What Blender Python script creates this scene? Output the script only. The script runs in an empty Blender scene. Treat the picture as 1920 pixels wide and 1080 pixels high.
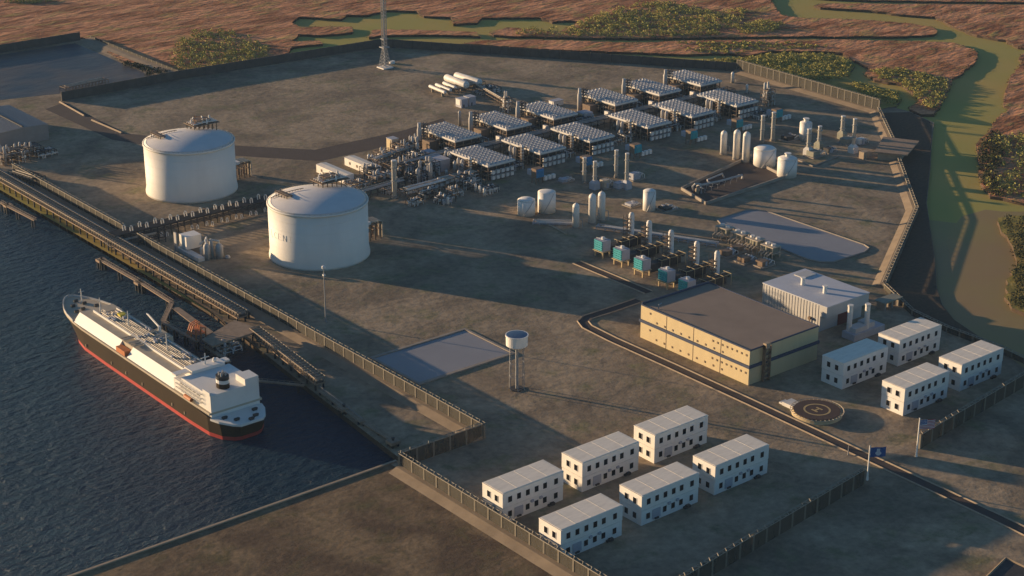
import bpy, math, random
from mathutils import Vector
random.seed(7)
R = math.radians
S = bpy.context.scene
COL = S.collection

# ---------------------------------------------------------------- camera
F_PX, PITCH, YAW, CAM_H = 3245.6, 0.3749, 0.681, 500.0
cd = bpy.data.cameras.new("camera")
cam = bpy.data.objects.new("camera", cd)
COL.objects.link(cam)
cam.location = (0, 0, CAM_H)
cam.rotation_euler = (math.pi / 2 - PITCH, 0, -YAW)
cd.sensor_width = 36.0
cd.lens = 36.0 * F_PX / 1920.0
cd.clip_start = 1.0
cd.clip_end = 20000.0
S.camera = cam

# ---------------------------------------------------------------- sky, sun, exposure
SUN_EL, SH_AZ = R(6.9), R(-62.5)            # shadows fall along SH_AZ on the ground
sun_dir = Vector((-math.cos(SH_AZ) * math.cos(SUN_EL), -math.sin(SH_AZ) * math.cos(SUN_EL), math.sin(SUN_EL)))
w = bpy.data.worlds.new("World")
S.world = w
w.use_nodes = True
nt = w.node_tree
bg = nt.nodes["Background"]
sky = nt.nodes.new("ShaderNodeTexSky")
sky.sky_type = 'NISHITA'
sky.sun_disc = False
sky.sun_elevation = SUN_EL
sky.sun_rotation = math.atan2(sun_dir.x, sun_dir.y)
sky.altitude = 0
sky.air_density = 1.0
sky.dust_density = 0.3
sky.ozone_density = 3.8
nt.links.new(sky.outputs[0], bg.inputs[0])
bg.inputs[1].default_value = 0.086
sl = bpy.data.lights.new("sun", 'SUN')
sl.energy = 5.0
sl.angle = R(0.5)
sl.color = (1.0, 0.72, 0.44)
sun = bpy.data.objects.new("sun", sl)
COL.objects.link(sun)
sun.rotation_euler = sun_dir.to_track_quat('Z', 'Y').to_euler()
vs = S.view_settings
vs.view_transform = 'Standard'
vs.look = 'None'
vs.gamma = 1.0
vs.exposure = 0.82
vs.use_curve_mapping = False
S.cycles.max_bounces = 4
S.cycles.diffuse_bounces = 2
S.cycles.glossy_bounces = 2


def at(px, py, z=0.0):
    """ground point of the site seen at a pixel of the 1920 wide photograph"""
    a, v = px - 960.0, 540.0 - py
    c, s = math.cos(PITCH), math.sin(PITCH)
    dx, dy, dz = a, F_PX * c + v * s, -F_PX * s + v * c
    t = (z - CAM_H) / dz
    x, y = dx * t, dy * t
    return (math.cos(YAW) * x + math.sin(YAW) * y, -math.sin(YAW) * x + math.cos(YAW) * y)


def height_at(px, pybase, pytop):
    """height of an upright thing from its base and top pixel"""
    X, Y = at(px, pybase)
    x, y = math.cos(YAW) * X - math.sin(YAW) * Y, math.sin(YAW) * X + math.cos(YAW) * Y
    k = (540.0 - pytop) / F_PX
    c, s = math.cos(PITCH), math.sin(PITCH)
    # v = k d ; v = y s + z c ; d = y c - z s
    z = (k * y * c - y * s) / (c + k * s)
    return z + CAM_H


# ---------------------------------------------------------------- materials
def _new(name):
    m = bpy.data.materials.new(name)
    m.use_nodes = True
    n = m.node_tree
    return m, n, n.nodes["Principled BSDF"]


def mat(name, col, rough=0.75, metal=0.0, var=0.18, scale=0.25, spec=0.3, bump=0.0, stretch=None):
    """painted or weathered surface: base colour with grime noise of its own"""
    m, n, b = _new(name)
    b.inputs["Roughness"].default_value = rough
    b.inputs["Metallic"].default_value = metal
    b.inputs["Specular IOR Level"].default_value = spec
    tc = n.nodes.new("ShaderNodeTexCoord")
    src = tc.outputs["Object"]
    if stretch:
        mp = n.nodes.new("ShaderNodeMapping")
        mp.inputs["Scale"].default_value = stretch
        n.links.new(src, mp.inputs[0])
        src = mp.outputs[0]
    no = n.nodes.new("ShaderNodeTexNoise")
    no.inputs["Scale"].default_value = scale
    no.inputs["Detail"].default_value = 6
    no.inputs["Roughness"].default_value = 0.65
    n.links.new(src, no.inputs["Vector"])
    cr = n.nodes.new("ShaderNodeValToRGB")
    cr.color_ramp.elements[0].position = 0.3
    cr.color_ramp.elements[1].position = 0.7
    cr.color_ramp.elements[0].color = tuple(c * (1 - var) for c in col) + (1,)
    cr.color_ramp.elements[1].color = tuple(min(1, c * (1 + var * 0.6)) for c in col) + (1,)
    n.links.new(no.outputs["Fac"], cr.inputs[0])
    n.links.new(cr.outputs[0], b.inputs["Base Color"])
    if bump:
        bp = n.nodes.new("ShaderNodeBump")
        bp.inputs["Distance"].default_value = bump
        bp.inputs["Strength"].default_value = 0.6
        n.links.new(no.outputs["Fac"], bp.inputs["Height"])
        n.links.new(bp.outputs[0], b.inputs["Normal"])
    return m


def ground_mat(name, cols, scales, rough=0.95, bump=0.4, bscale=0.15, stretch=(1, 1, 1), rot=0.0, spec=0.1, bump2=0.0):
    """soil: three colours mixed by two noises"""
    m, n, b = _new(name)
    b.inputs["Roughness"].default_value = rough
    b.inputs["Specular IOR Level"].default_value = spec
    tc = n.nodes.new("ShaderNodeTexCoord")
    mp = n.nodes.new("ShaderNodeMapping")
    mp.inputs["Rotation"].default_value = (0, 0, rot)
    mp.inputs["Scale"].default_value = stretch
    n.links.new(tc.outputs["Object"], mp.inputs[0])
    def noise(sc, det=8, ro=0.6, dist=0.0):
        no = n.nodes.new("ShaderNodeTexNoise")
        no.inputs["Scale"].default_value = sc
        no.inputs["Detail"].default_value = det
        no.inputs["Roughness"].default_value = ro
        no.inputs["Distortion"].default_value = dist
        n.links.new(mp.outputs[0], no.inputs["Vector"])
        return no
    n1, n2, n3 = noise(scales[0], 8, 0.62, 0.6), noise(scales[1], 8, 0.7), noise(scales[2], 5, 0.7)
    def ramp(src, a, bb, ca, cb):
        a, bb = a + 0.02, bb - 0.02
        cr = n.nodes.new("ShaderNodeValToRGB")
        cr.color_ramp.elements[0].position = a
        cr.color_ramp.elements[1].position = bb
        cr.color_ramp.elements[0].color = ca + (1,)
        cr.color_ramp.elements[1].color = cb + (1,)
        n.links.new(src.outputs["Fac"], cr.inputs[0])
        return cr
    r1 = ramp(n1, 0.38, 0.62, cols[0], cols[1])
    f2 = ramp(n2, 0.50, 0.68, (0, 0, 0), (1, 1, 1))
    mx = n.nodes.new("ShaderNodeMix")
    mx.data_type = 'RGBA'
    n.links.new(f2.outputs[0], mx.inputs[0])
    n.links.new(r1.outputs[0], mx.inputs[6])
    mx.inputs[7].default_value = cols[2] + (1,)
    f3 = ramp(n3, 0.3, 0.75, (0.72, 0.72, 0.72), (1.22, 1.22, 1.22))
    mu = n.nodes.new("ShaderNodeMix")
    mu.data_type = 'RGBA'
    mu.blend_type = 'MULTIPLY'
    mu.inputs[0].default_value = 1.0
    n.links.new(mx.outputs[2], mu.inputs[6])
    n.links.new(f3.outputs[0], mu.inputs[7])
    n.links.new(mu.outputs[2], b.inputs["Base Color"])
    if bump:
        nb = noise(bscale, 6, 0.6)
        bp = n.nodes.new("ShaderNodeBump")
        bp.inputs["Distance"].default_value = bump
        bp.inputs["Strength"].default_value = 1.0
        n.links.new(nb.outputs["Fac"], bp.inputs["Height"])
        n.links.new(bp.outputs[0], b.inputs["Normal"])
    return m


def water_mat(name, col, col2, rough, bumpd, scale, stretch=(1, 1, 1), rot=0.0, spec=0.5, cscale=0.004):
    m, n, b = _new(name)
    b.inputs["Roughness"].default_value = rough
    b.inputs["Specular IOR Level"].default_value = spec
    b.inputs["IOR"].default_value = 1.33
    tc = n.nodes.new("ShaderNodeTexCoord")
    mp = n.nodes.new("ShaderNodeMapping")
    mp.inputs["Scale"].default_value = stretch
    mp.inputs["Rotation"].default_value = (0, 0, rot)
    n.links.new(tc.outputs["Object"], mp.inputs[0])
    no = n.nodes.new("ShaderNodeTexNoise")
    no.inputs["Scale"].default_value = scale
    no.inputs["Detail"].default_value = 7
    no.inputs["Roughness"].default_value = 0.6
    n.links.new(mp.outputs[0], no.inputs["Vector"])
    bp = n.nodes.new("ShaderNodeBump")
    bp.inputs["Distance"].default_value = bumpd
    n.links.new(no.outputs["Fac"], bp.inputs["Height"])
    n.links.new(bp.outputs[0], b.inputs["Normal"])
    c = n.nodes.new("ShaderNodeTexNoise")
    c.inputs["Scale"].default_value = cscale
    c.inputs["Detail"].default_value = 5
    n.links.new(tc.outputs["Object"], c.inputs["Vector"])
    cr = n.nodes.new("ShaderNodeValToRGB")
    cr.color_ramp.elements[0].position = 0.4
    cr.color_ramp.elements[1].position = 0.62
    cr.color_ramp.elements[0].color = col + (1,)
    cr.color_ramp.elements[1].color = col2 + (1,)
    n.links.new(c.outputs["Fac"], cr.inputs[0])
    n.links.new(cr.outputs[0], b.inputs["Base Color"])
    return m


M = dict(
    soil=ground_mat("site_soil", ((0.23, 0.177, 0.118), (0.40, 0.302, 0.195), (0.222, 0.20, 0.105)), (0.016, 0.035, 0.16), bump=0.5, bscale=0.12, stretch=(1, 1, 1), rot=0.3),
    quay=ground_mat("quay_soil", ((0.15, 0.10, 0.06), (0.29, 0.20, 0.11), (0.16, 0.125, 0.06)), (0.02, 0.05, 0.25), bump=0.3, bscale=0.2),
    marsh=ground_mat("marsh_grass", ((0.26, 0.105, 0.045), (0.60, 0.29, 0.15), (0.36, 0.28, 0.09)), (0.014, 0.02, 0.11), bump=5.0, bscale=0.04, stretch=(1.0, 2.6, 1), rot=0.75),
    green=ground_mat("green_marsh", ((0.25, 0.21, 0.05), (0.38, 0.29, 0.08), (0.34, 0.19, 0.06)), (0.02, 0.03, 0.12), bump=1.6, bscale=0.08),
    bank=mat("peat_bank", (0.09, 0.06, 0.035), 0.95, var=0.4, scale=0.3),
    mud=ground_mat("mud_bank", ((0.14, 0.10, 0.06), (0.19, 0.14, 0.08), (0.09, 0.08, 0.05)), (0.02, 0.05, 0.3), bump=0.5),
    road=mat("gravel_road", (0.085, 0.062, 0.05), 0.95, var=0.15, scale=0.05),
    kerb=mat("kerb_concrete", (0.40, 0.31, 0.21), 0.9, var=0.2, scale=0.3),
    sea=water_mat("harbour_water", (0.012, 0.036, 0.062), (0.022, 0.056, 0.088), 0.25, 5.5, 0.10, (1, 1.8, 1), 0.5, 0.12),
    creek=water_mat("creek_water", (0.42, 0.36, 0.10), (0.50, 0.36, 0.11), 0.7, 0.0, 0.05, spec=0.04, cscale=0.006),
    basin=water_mat("basin_water", (0.05, 0.06, 0.07), (0.13, 0.10, 0.075), 0.4, 1.0, 0.03, (1, 2.5, 1), 0.7, 0.15, cscale=0.012),
    pond=mat("pond_liner", (0.30, 0.285, 0.28), 0.55, var=0.12, scale=0.02, spec=0.35),
    white=mat("white_paint", (0.83, 0.78, 0.69), 0.55, var=0.08, scale=0.15),
    whiteroof=mat("pale_roof", (0.90, 0.80, 0.64), 0.7, var=0.12, scale=0.25, stretch=(0.35, 1.5, 1)),
    tank=mat("tank_shell", (0.80, 0.75, 0.65), 0.6, var=0.07, scale=0.06, stretch=(1, 1, 0.25)),
    dome=mat("tank_dome", (0.70, 0.66, 0.61), 0.6, var=0.08, scale=0.08),
    cream=mat("cream_cladding", (0.62, 0.49, 0.27), 0.7, var=0.08, scale=0.12, stretch=(1, 1, 0.2)),
    bluegrey=mat("blue_grey_band", (0.05, 0.065, 0.11), 0.6),
    brownroof=mat("brown_roof", (0.30, 0.225, 0.165), 0.9, var=0.14, scale=0.045),
    greyclad=mat("grey_cladding", (0.52, 0.50, 0.46), 0.6, var=0.07, scale=0.1, stretch=(1, 1, 0.2)),
    greyroof=mat("light_grey_roof", (0.56, 0.56, 0.57), 0.55, var=0.1, scale=0.06),
    window=mat("window_glass", (0.008, 0.008, 0.01), 0.3, var=0.2, spec=0.25),
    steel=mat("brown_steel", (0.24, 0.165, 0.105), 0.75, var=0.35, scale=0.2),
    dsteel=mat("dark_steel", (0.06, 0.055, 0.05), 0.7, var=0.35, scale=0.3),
    gsteel=mat("galvanised_steel", (0.36, 0.35, 0.33), 0.55, metal=0.2, var=0.2, scale=0.3),
    fan=mat("fan_ring", (0.60, 0.59, 0.58), 0.5, metal=0.1, var=0.15, scale=0.2),
    fandeck=mat("fan_deck", (0.30, 0.30, 0.31), 0.6, var=0.2, scale=0.15),
    silver=mat("silver_cladding", (0.46, 0.43, 0.39), 0.55, metal=0.0, var=0.15, scale=0.3),
    pipe=mat("beige_pipe", (0.50, 0.42, 0.31), 0.55, var=0.3, scale=0.25),
    pale=mat("white_pipe", (0.72, 0.68, 0.60), 0.5, var=0.15, scale=0.2),
    teal=mat("teal_louvre", (0.04, 0.33, 0.36), 0.6, var=0.12, scale=0.4),
    tealb=mat("blue_louvre", (0.03, 0.20, 0.38), 0.6, var=0.12, scale=0.4),
    greybox=mat("grey_casing", (0.42, 0.42, 0.44), 0.6, var=0.12, scale=0.3),
    legbeige=mat("beige_leg", (0.55, 0.42, 0.22), 0.7),
    greenb=mat("green_beige_casing", (0.28, 0.27, 0.20), 0.7, var=0.2),
    wall=mat("wall_panel", (0.085, 0.075, 0.055), 0.9, var=0.3, scale=0.1, stretch=(1, 1, 0.3)),
    post=mat("wall_post", (0.20, 0.175, 0.13), 0.85),
    rail=mat("wall_coping", (0.34, 0.29, 0.21), 0.8, var=0.25, scale=0.5),
    apron=mat("concrete_apron", (0.30, 0.225, 0.145), 0.9, var=0.22, scale=0.08),
    concrete=mat("concrete", (0.33, 0.28, 0.22), 0.9, var=0.2, scale=0.1),
    wood=mat("deck_boards", (0.33, 0.235, 0.155), 0.85, var=0.25, scale=0.3),
    jsteel=mat("trestle_steel", (0.36, 0.285, 0.20), 0.8, var=0.3, scale=0.3),
    jpipe=mat("dull_pipe", (0.27, 0.24, 0.20), 0.7, var=0.25, scale=0.2),
    pile=mat("wet_pile", (0.035, 0.035, 0.035), 0.6),
    hull=mat("black_hull", (0.05, 0.034, 0.018), 0.8, var=0.15, scale=0.05, stretch=(1, 1, 0.2), spec=0.08),
    red=mat("red_boot_topping", (0.48, 0.055, 0.04), 0.55, var=0.15, scale=0.1),
    deck=mat("ship_deck", (0.50, 0.42, 0.30), 0.8, var=0.15, scale=0.12),
    shipw=mat("ship_white", (0.78, 0.74, 0.66), 0.5, var=0.06, scale=0.1),
    orange=mat("orange_paint", (0.55, 0.19, 0.06), 0.6),
    yellow=mat("yellow_paint", (0.65, 0.52, 0.05), 0.6),
    blue=mat("blue_paint", (0.05, 0.09, 0.17), 0.35, spec=0.5),
    flagblue=mat("flag_blue", (0.02, 0.09, 0.26), 0.8),
    flagred=mat("flag_red", (0.35, 0.03, 0.05), 0.8),
    flagwhite=mat("flag_white", (0.6, 0.6, 0.62), 0.8),
    pad=mat("helideck", (0.085, 0.055, 0.045), 0.85, var=0.15, scale=0.2),
    mark=mat("yellow_marking", (0.50, 0.36, 0.16), 0.8),
    reddoor=mat("red_door", (0.16, 0.035, 0.03), 0.7),
    hangar=mat("hangar_sheet", (0.26, 0.25, 0.23), 0.6, var=0.15, scale=0.1, stretch=(1, 0.1, 1)),
    text=mat("faded_lettering", (0.66, 0.60, 0.52), 0.7),
)


def leaf_mat(name, ca, cb):
    m, n, b = _new(name)
    b.inputs["Roughness"].default_value = 0.8
    b.inputs["Specular IOR Level"].default_value = 0.15
    g = n.nodes.new("ShaderNodeNewGeometry")
    cr = n.nodes.new("ShaderNodeValToRGB")
    cr.color_ramp.elements[0].color = ca + (1,)
    cr.color_ramp.elements[1].color = cb + (1,)
    n.links.new(g.outputs["Random Per Island"], cr.inputs[0])
    n.links.new(cr.outputs[0], b.inputs["Base Color"])
    return m


for _k in ('wall',):
    M[_k].node_tree.nodes["Principled BSDF"].inputs["Alpha"].default_value = 0.8
M['backwall'] = mat("back_wall_panel", (0.09, 0.082, 0.07), 0.9, var=0.3, scale=0.1)
M['leaf'] = leaf_mat("shrub_leaves", (0.26, 0.25, 0.06), (0.50, 0.43, 0.12))
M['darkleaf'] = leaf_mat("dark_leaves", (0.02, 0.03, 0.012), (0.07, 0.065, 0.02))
M['reed'] = leaf_mat("reed_blades", (0.12, 0.06, 0.03), (0.30, 0.17, 0.09))


# ---------------------------------------------------------------- mesh builder
class MB:
    def __init__(s):
        s.v, s.f, s.mi = [], [], []
        s.cur = 0

    def add(s, vs_, fs):
        o = len(s.v)
        s.v += [tuple(v) for v in vs_]
        s.f += [tuple(i + o for i in f) for f in fs]
        s.mi += [s.cur] * len(fs)
        return s

    def box(s, x0, y0, z0, x1, y1, z1):
        return s.add([(x0, y0, z0), (x1, y0, z0), (x1, y1, z0), (x0, y1, z0), (x0, y0, z1), (x1, y0, z1), (x1, y1, z1), (x0, y1, z1)],
                     [(0, 3, 2, 1), (4, 5, 6, 7), (0, 1, 5, 4), (1, 2, 6, 5), (2, 3, 7, 6), (3, 0, 4, 7)])

    def cbox(s, cx, cy, z0, sx, sy, sz):
        return s.box(cx - sx / 2, cy - sy / 2, z0, cx + sx / 2, cy + sy / 2, z0 + sz)

    def tube(s, path, r, n=6, r1=None, cap=True):
        P = [Vector(p) for p in path]
        m = len(P)
        vs_, fs = [], []
        for i, p in enumerate(P):
            d = (P[min(i + 1, m - 1)] - P[max(i - 1, 0)]).normalized()
            up = Vector((0, 0, 1)) if abs(d.z) < 0.95 else Vector((1, 0, 0))
            a = d.cross(up).normalized()
            b = d.cross(a).normalized()
            rr = r if r1 is None else r + (r1 - r) * i / (m - 1)
            for k in range(n):
                t = 2 * math.pi * k / n
                vs_.append(p + a * (rr * math.cos(t)) + b * (rr * math.sin(t)))
        for i in range(m - 1):
            for k in range(n):
                k2 = (k + 1) % n
                fs.append((i * n + k, i * n + k2, (i + 1) * n + k2, (i + 1) * n + k))
        if cap:
            fs.append(tuple(range(n))[::-1])
            fs.append(tuple((m - 1) * n + k for k in range(n)))
        return s.add(vs_, fs)

    def bar(s, a, b, t):
        return s.tube([a, b], t * 0.707, 4)

    def lathe(s, cx, cy, prof, n=24, cap=True):
        vs_, fs = [], []
        for r, z in prof:
            for k in range(n):
                t = 2 * math.pi * (k + 0.5) / n
                vs_.append((cx + r * math.cos(t), cy + r * math.sin(t), z))
        for i in range(len(prof) - 1):
            for k in range(n):
                k2 = (k + 1) % n
                fs.append((i * n + k, i * n + k2, (i + 1) * n + k2, (i + 1) * n + k))
        if cap:
            fs.append(tuple((len(prof) - 1) * n + k for k in range(n)))
            fs.append(tuple(range(n))[::-1])
        return s.add(vs_, fs)

    def prism(s, pts, z0, z1):
        n = len(pts)
        a = sum(pts[i][0] * pts[(i + 1) % n][1] - pts[(i + 1) % n][0] * pts[i][1] for i in range(n))
        if a < 0:
            pts = pts[::-1]
        vs_ = [(p[0], p[1], z0) for p in pts] + [(p[0], p[1], z1) for p in pts]
        fs = [tuple(range(n))[::-1], tuple(range(n, 2 * n))] + [(i, (i + 1) % n, n + (i + 1) % n, n + i) for i in range(n)]
        return s.add(vs_, fs)

    def build(s, name, m, parent=None, world=False, smooth=False):
        ms = m if isinstance(m, (list, tuple)) else [m]
        v = s.v
        if world and parent is not None:
            l = parent.location
            v = [(p[0] - l.x, p[1] - l.y, p[2] - l.z) for p in v]
        me = bpy.data.meshes.new(name)
        me.from_pydata(v, [], s.f)
        for k in ms:
            me.materials.append(M[k])
        if len(ms) > 1:
            me.polygons.foreach_set("material_index", s.mi)
        if smooth:
            me.polygons.foreach_set("use_smooth", [len(f) == 4 for f in s.f])
        me.update()
        o = bpy.data.objects.new(name, me)
        COL.objects.link(o)
        if parent is not None:
            o.parent = parent
        return o


def tag(o, label=None, cat=None, group=None, kind=None):
    if label:
        o['label'] = label
    if cat:
        o['category'] = cat
    if group:
        o['group'] = group
    if kind:
        o['kind'] = kind
    return o


def root(name, loc, label, cat, group=None, rz=0.0):
    o = bpy.data.objects.new(name, None)
    COL.objects.link(o)
    o.location = loc
    o.rotation_euler = (0, 0, rz)
    o.empty_display_size = 2
    return tag(o, label, cat, group)


def inst(src, parent, loc=(0, 0, 0)):
    c = src.copy()
    COL.objects.link(c)
    c.parent = parent
    c.location = loc
    return c


def dup(o, loc=None, label=None, rz=None, parent=None):
    c = o.copy()
    COL.objects.link(c)
    c.parent = parent
    if loc is not None:
        c.location = loc
    if rz is not None:
        c.rotation_euler = (0, 0, rz)
    if label:
        c['label'] = label
    for ch in [k for k in o.children]:
        dup(ch, parent=c)
    return c


def struct(name, mb, m, smooth=False):
    o = mb.build(name, m, smooth=smooth)
    o['kind'] = 'structure'
    return o


ORD = ['first', 'second', 'third', 'fourth', 'fifth', 'sixth', 'seventh', 'eighth', 'ninth', 'tenth', 'eleventh', 'twelfth']


def rough_edge(pts, step, amp, seed=1):
    rnd = random.Random(seed)
    out = []
    n = len(pts)
    for i in range(n):
        a, b = Vector(pts[i]), Vector(pts[(i + 1) % n])
        L = (b - a).length
        k = max(1, int(L / step))
        if L > 1500:
            k = 1
        nrm = Vector((-(b - a).y, (b - a).x)).normalized()
        for j in range(k):
            p = a.lerp(b, j / k)
            am = amp if 0 < j else amp * 0.4
            p = p + nrm * rnd.uniform(-am, am) + (b - a).normalized() * rnd.uniform(-amp, amp) * 0.4
            out.append((p.x, p.y))
    return out


# ================================================================ SETTING
site = [(-2500, -600), (-2500, 802), (560, 802), (575, 950), (592, 1100), (601, 1350), (603, 1600), (604, 1992), (935, 1992), (932, 1742), (1190, 1722), (1446, 1362), (1452, 1120),
        (1438, 1076), at(1747, 270), at(1745, 310), at(1738, 380), at(1745, 430), at(1753, 480), at(1757, 540), at(1768, 572), at(1790, 600), at(1850, 640), (984, 640), (975, 560), (985, 300), (1000, -600)]
g = MB()
g.prism(site, -8, 0)
g.mi = [0, 0] + [1] * len(site)
struct("ground", g, ['soil', 'bank'])
struct("quay_ground", MB().prism([(-2400, 400), (-2400, 801), (551, 801), (551, 400)], 0.01, 0.06), 'quay')
struct("harbour_water", MB().add([(-5000, -2500, -4), (590, -2500, -4), (590, 6500, -4), (-5000, 6500, -4)], [(0, 1, 2, 3)]), 'sea')
struct("creek_water", MB().add([(591, -2500, -1.6), (9000, -2500, -1.6), (9000, 9000, -1.6), (591, 9000, -1.6)], [(0, 1, 2, 3)]), 'creek')


def marsh(name, px, m='marsh', z=1.4, seed=1, step=9, amp=2.2):
    pts = [at(x, y, 0) for x, y in px]
    pts = rough_edge(pts, step, amp, seed)
    mb = MB().prism(pts, -5, z)
    k = len(pts)
    mb.mi = [0, 0] + [1] * k
    o = struct(name, mb, [m, 'bank'])
    return pts


mA = marsh("marsh_land", [(-900, -120), (1440, -120), (1446, 2), (1452, 14), (1466, 30), (1500, 35), (1600, 38), (1700, 45), (1745, 52), (1758, 60), (1750, 67), (1700, 70),
                      (1500, 70), (1400, 71), (1280, 73), (1180, 74), (1060, 72), (990, 70), (925, 68), (918, 62), (950, 53), (1000, 57), (1050, 62), (1085, 42), (1060, 40), (1035, 43), (1012, 34), (905, 35), (896, 44),
                      (850, 47), (845, 34), (795, 32), (780, 22), (722, 21), (690, 30), (650, 30), (640, 38), (560, 33), (548, 46), (560, 52), (660, 52), (662, 62), (600, 68), (560, 66), (548, 80),
                      (600, 78), (606, 84), (548, 90), (542, 100), (500, 112), (440, 128), (395, 136), (345, 146), (300, 138), (240, 122), (190, 90), (155, 72), (0, 96), (-900, 250)], seed=3)
mS = marsh("marsh_strip", [(692, 72), (700, 58), (720, 57), (790, 58), (895, 62), (900, 70), (880, 68), (780, 67), (720, 68)], seed=5, step=7, amp=1.5)
mB = marsh("marsh_bank", [(868, 84), (905, 77), (960, 76), (1050, 77), (1180, 82), (1300, 78), (1400, 76), (1560, 76), (1700, 78), (1790, 82), (1828, 96), (1834, 108), (1818, 128), (1785, 150), (1778, 170), (1765, 195),
                      (1752, 216), (1728, 217), (1706, 207), (1708, 200), (1722, 192), (1722, 185), (1690, 160), (1640, 152), (1622, 140), (1630, 130), (1608, 118), (1580, 102), (1540, 98), (1450, 97), (1400, 106), (1370, 102), (1280, 104), (1180, 100), (1060, 96)], seed=7, step=8, amp=2)
mC = marsh("green_island", [(1280, 116), (1400, 108), (1450, 101), (1540, 101), (1596, 112), (1603, 124), (1596, 134), (1588, 146), (1600, 152), (1650, 164), (1684, 176), (1690, 186), (1682, 200), (1655, 205), (1600, 180), (1500, 156), (1385, 127), (1300, 122)], 'green', z=0.5, seed=9, step=8, amp=1.6)
mD = marsh("east_marsh", [(1526, 12), (1545, 8), (1700, 9), (2300, 14), (2300, 98), (1960, 96), (1908, 90), (1885, 77), (1830, 68), (1790, 52), (1752, 33), (1700, 30), (1620, 20), (1540, 16)], seed=11)
mD2 = marsh("far_marsh", [(1522, -3), (1600, 1), (1800, 5), (2600, 8), (2600, -120), (1500, -120)], seed=12)
mE = marsh("river_marsh", [(2300, 106), (1925, 100), (1913, 108), (1912, 124), (1894, 148), (1886, 175), (1884, 200), (1898, 204), (1888, 212), (1868, 224), (1862, 240), (1844, 258), (1830, 280), (1836, 310), (1840, 345), (1858, 370), (1925, 384), (2300, 400)], seed=13)
mF = marsh("wooded_bank", [(2300, 408), (1900, 407), (1872, 411), (1874, 430), (1898, 462), (1906, 495), (1888, 535), (1884, 560), (1898, 580), (1930, 592), (2300, 640)], 'green', seed=14)
M['sediment'] = water_mat("sediment_water", (0.34, 0.23, 0.11), (0.34, 0.26, 0.10), 0.6, 0.08, 0.05, spec=0.12, cscale=0.008)
struct("shallow_water", MB().prism(rough_edge([at(x, y, -3) for x, y in [(1720, 412), (1790, 420), (1850, 396), (2300, 405), (2300, 900), (1700, 900)]], 14, 6, 4), -1.9, -1.55), 'sediment')

struct("river_bank_shade", MB().prism([(1424, 1136), (1450, 1118), (1437, 1078)] + [at(1746, 270), at(1744, 310), at(1737, 380), at(1744, 430), at(1752, 480), at(1756, 540), at(1767, 572), at(1789, 600), at(1849, 640), (990, 650), (996, 715), (1002, 752), (1028, 800), (1198, 904), (1300, 1008), (1340, 1046)], 0.02, 0.09), 'bank')  # dark sheet stands in for the river wall's shadow over the bank
# ponds, basin, roads, pads
struct("storm_pond", MB().prism([(637, 888), (718, 888), (718, 942), (637, 942)], 0.02, 0.25), 'pond')
b = MB()
for a_, c_ in (((634.5, 885), (720.5, 887.6)), ((634.5, 942.4), (720.5, 945)), ((634.5, 887.6), (636.6, 942.4)), ((718.4, 887.6), (720.5, 942.4))):
    b.box(a_[0], a_[1], 0, c_[0], c_[1], 0.9)
struct("pond_kerb", b, 'concrete')
p2 = [(1042, 1001), (1080, 1002), (1088, 997), (1092, 987), (1092, 877), (1089, 869), (1078, 865), (1040, 866), (1032, 873), (1029, 886), (1036, 990)]
struct("east_pond", MB().prism(p2, 0.02, 0.3), 'pond')
c2 = (1062, 933)
b = MB()
for i in range(len(p2)):
    q, r_ = Vector(p2[i]), Vector(p2[(i + 1) % len(p2)])
    b.bar((q.x, q.y, 0.4), (r_.x, r_.y, 0.4), 1.0)
struct("east_pond_kerb", b, 'concrete')
struct("settling_basin", MB().prism([(606, 1802), (606, 1966), (900, 1966), (896, 1748), (800, 1752)], 0.02, 0.08), 'basin')


def road(name, pts, wdt, kerbs=True, z=0.1):
    mb, kb = MB(), MB()
    P = [Vector(p) for p in pts]
    L, Rr = [], []
    for i, p in enumerate(P):
        d = (P[min(i + 1, len(P) - 1)] - P[max(i - 1, 0)]).normalized()
        n_ = Vector((-d.y, d.x))
        L.append(p + n_ * wdt / 2)
        Rr.append(p - n_ * wdt / 2)
    for i in range(len(P) - 1):
        mb.add([(L[i].x, L[i].y, z), (Rr[i].x, Rr[i].y, z), (Rr[i + 1].x, Rr[i + 1].y, z), (L[i + 1].x, L[i + 1].y, z)], [(0, 1, 2, 3)])
    struct(name, mb, 'road')
    if kerbs:
        for side in (L, Rr):
            for i in range(len(P) - 1):
                kb.bar((side[i].x, side[i].y, 0.2), (side[i + 1].x, side[i + 1].y, 0.2), 0.9)
        struct(name + "_kerb", kb, 'kerb')


road("road", [(778, 100), (783, 400), (789, 520), (790.5, 626), (792, 720), (792.5, 798), (792, 860), (793.5, 890), (798, 900), (806, 904), (830, 904), (860, 905)], 8.5)
road("service_road", [(877, 912), (877, 998)], 8.5)
fr = MB()
fr.add([at(*p) + (0.08,) for p in [(120, 192), (235, 250), (440, 273), (590, 281), (755, 245), (830, 222), (836, 232), (760, 266), (600, 302), (440, 292), (330, 280), (210, 262), (85, 205)]], [tuple(range(13))[::-1]])
struct("haul_road", fr, 'road')
kb = MB()
for a_, c_ in (((112, 192), (158, 218)), ((172, 226), (228, 250))):
    p, q = at(*a_), at(*c_)
    kb.bar((p[0], p[1], 0.4), (q[0], q[1], 0.4), 1.6)
struct("haul_road_kerb", kb, 'kerb')
struct("quay_kerb", MB().box(-2400, 800.8, 0, 556, 802.6, 0.9), 'kerb')


# ---------------------------------------------------------------- vegetation (uncountable)
def inside(p, poly):
    x, y = p
    r_ = False
    n = len(poly)
    for i in range(n):
        x0, y0 = poly[i]
        x1, y1 = poly[(i + 1) % n]
        if (y0 > y) != (y1 > y) and x < (x1 - x0) * (y - y0) / (y1 - y0) + x0:
            r_ = not r_
    return r_


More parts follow.
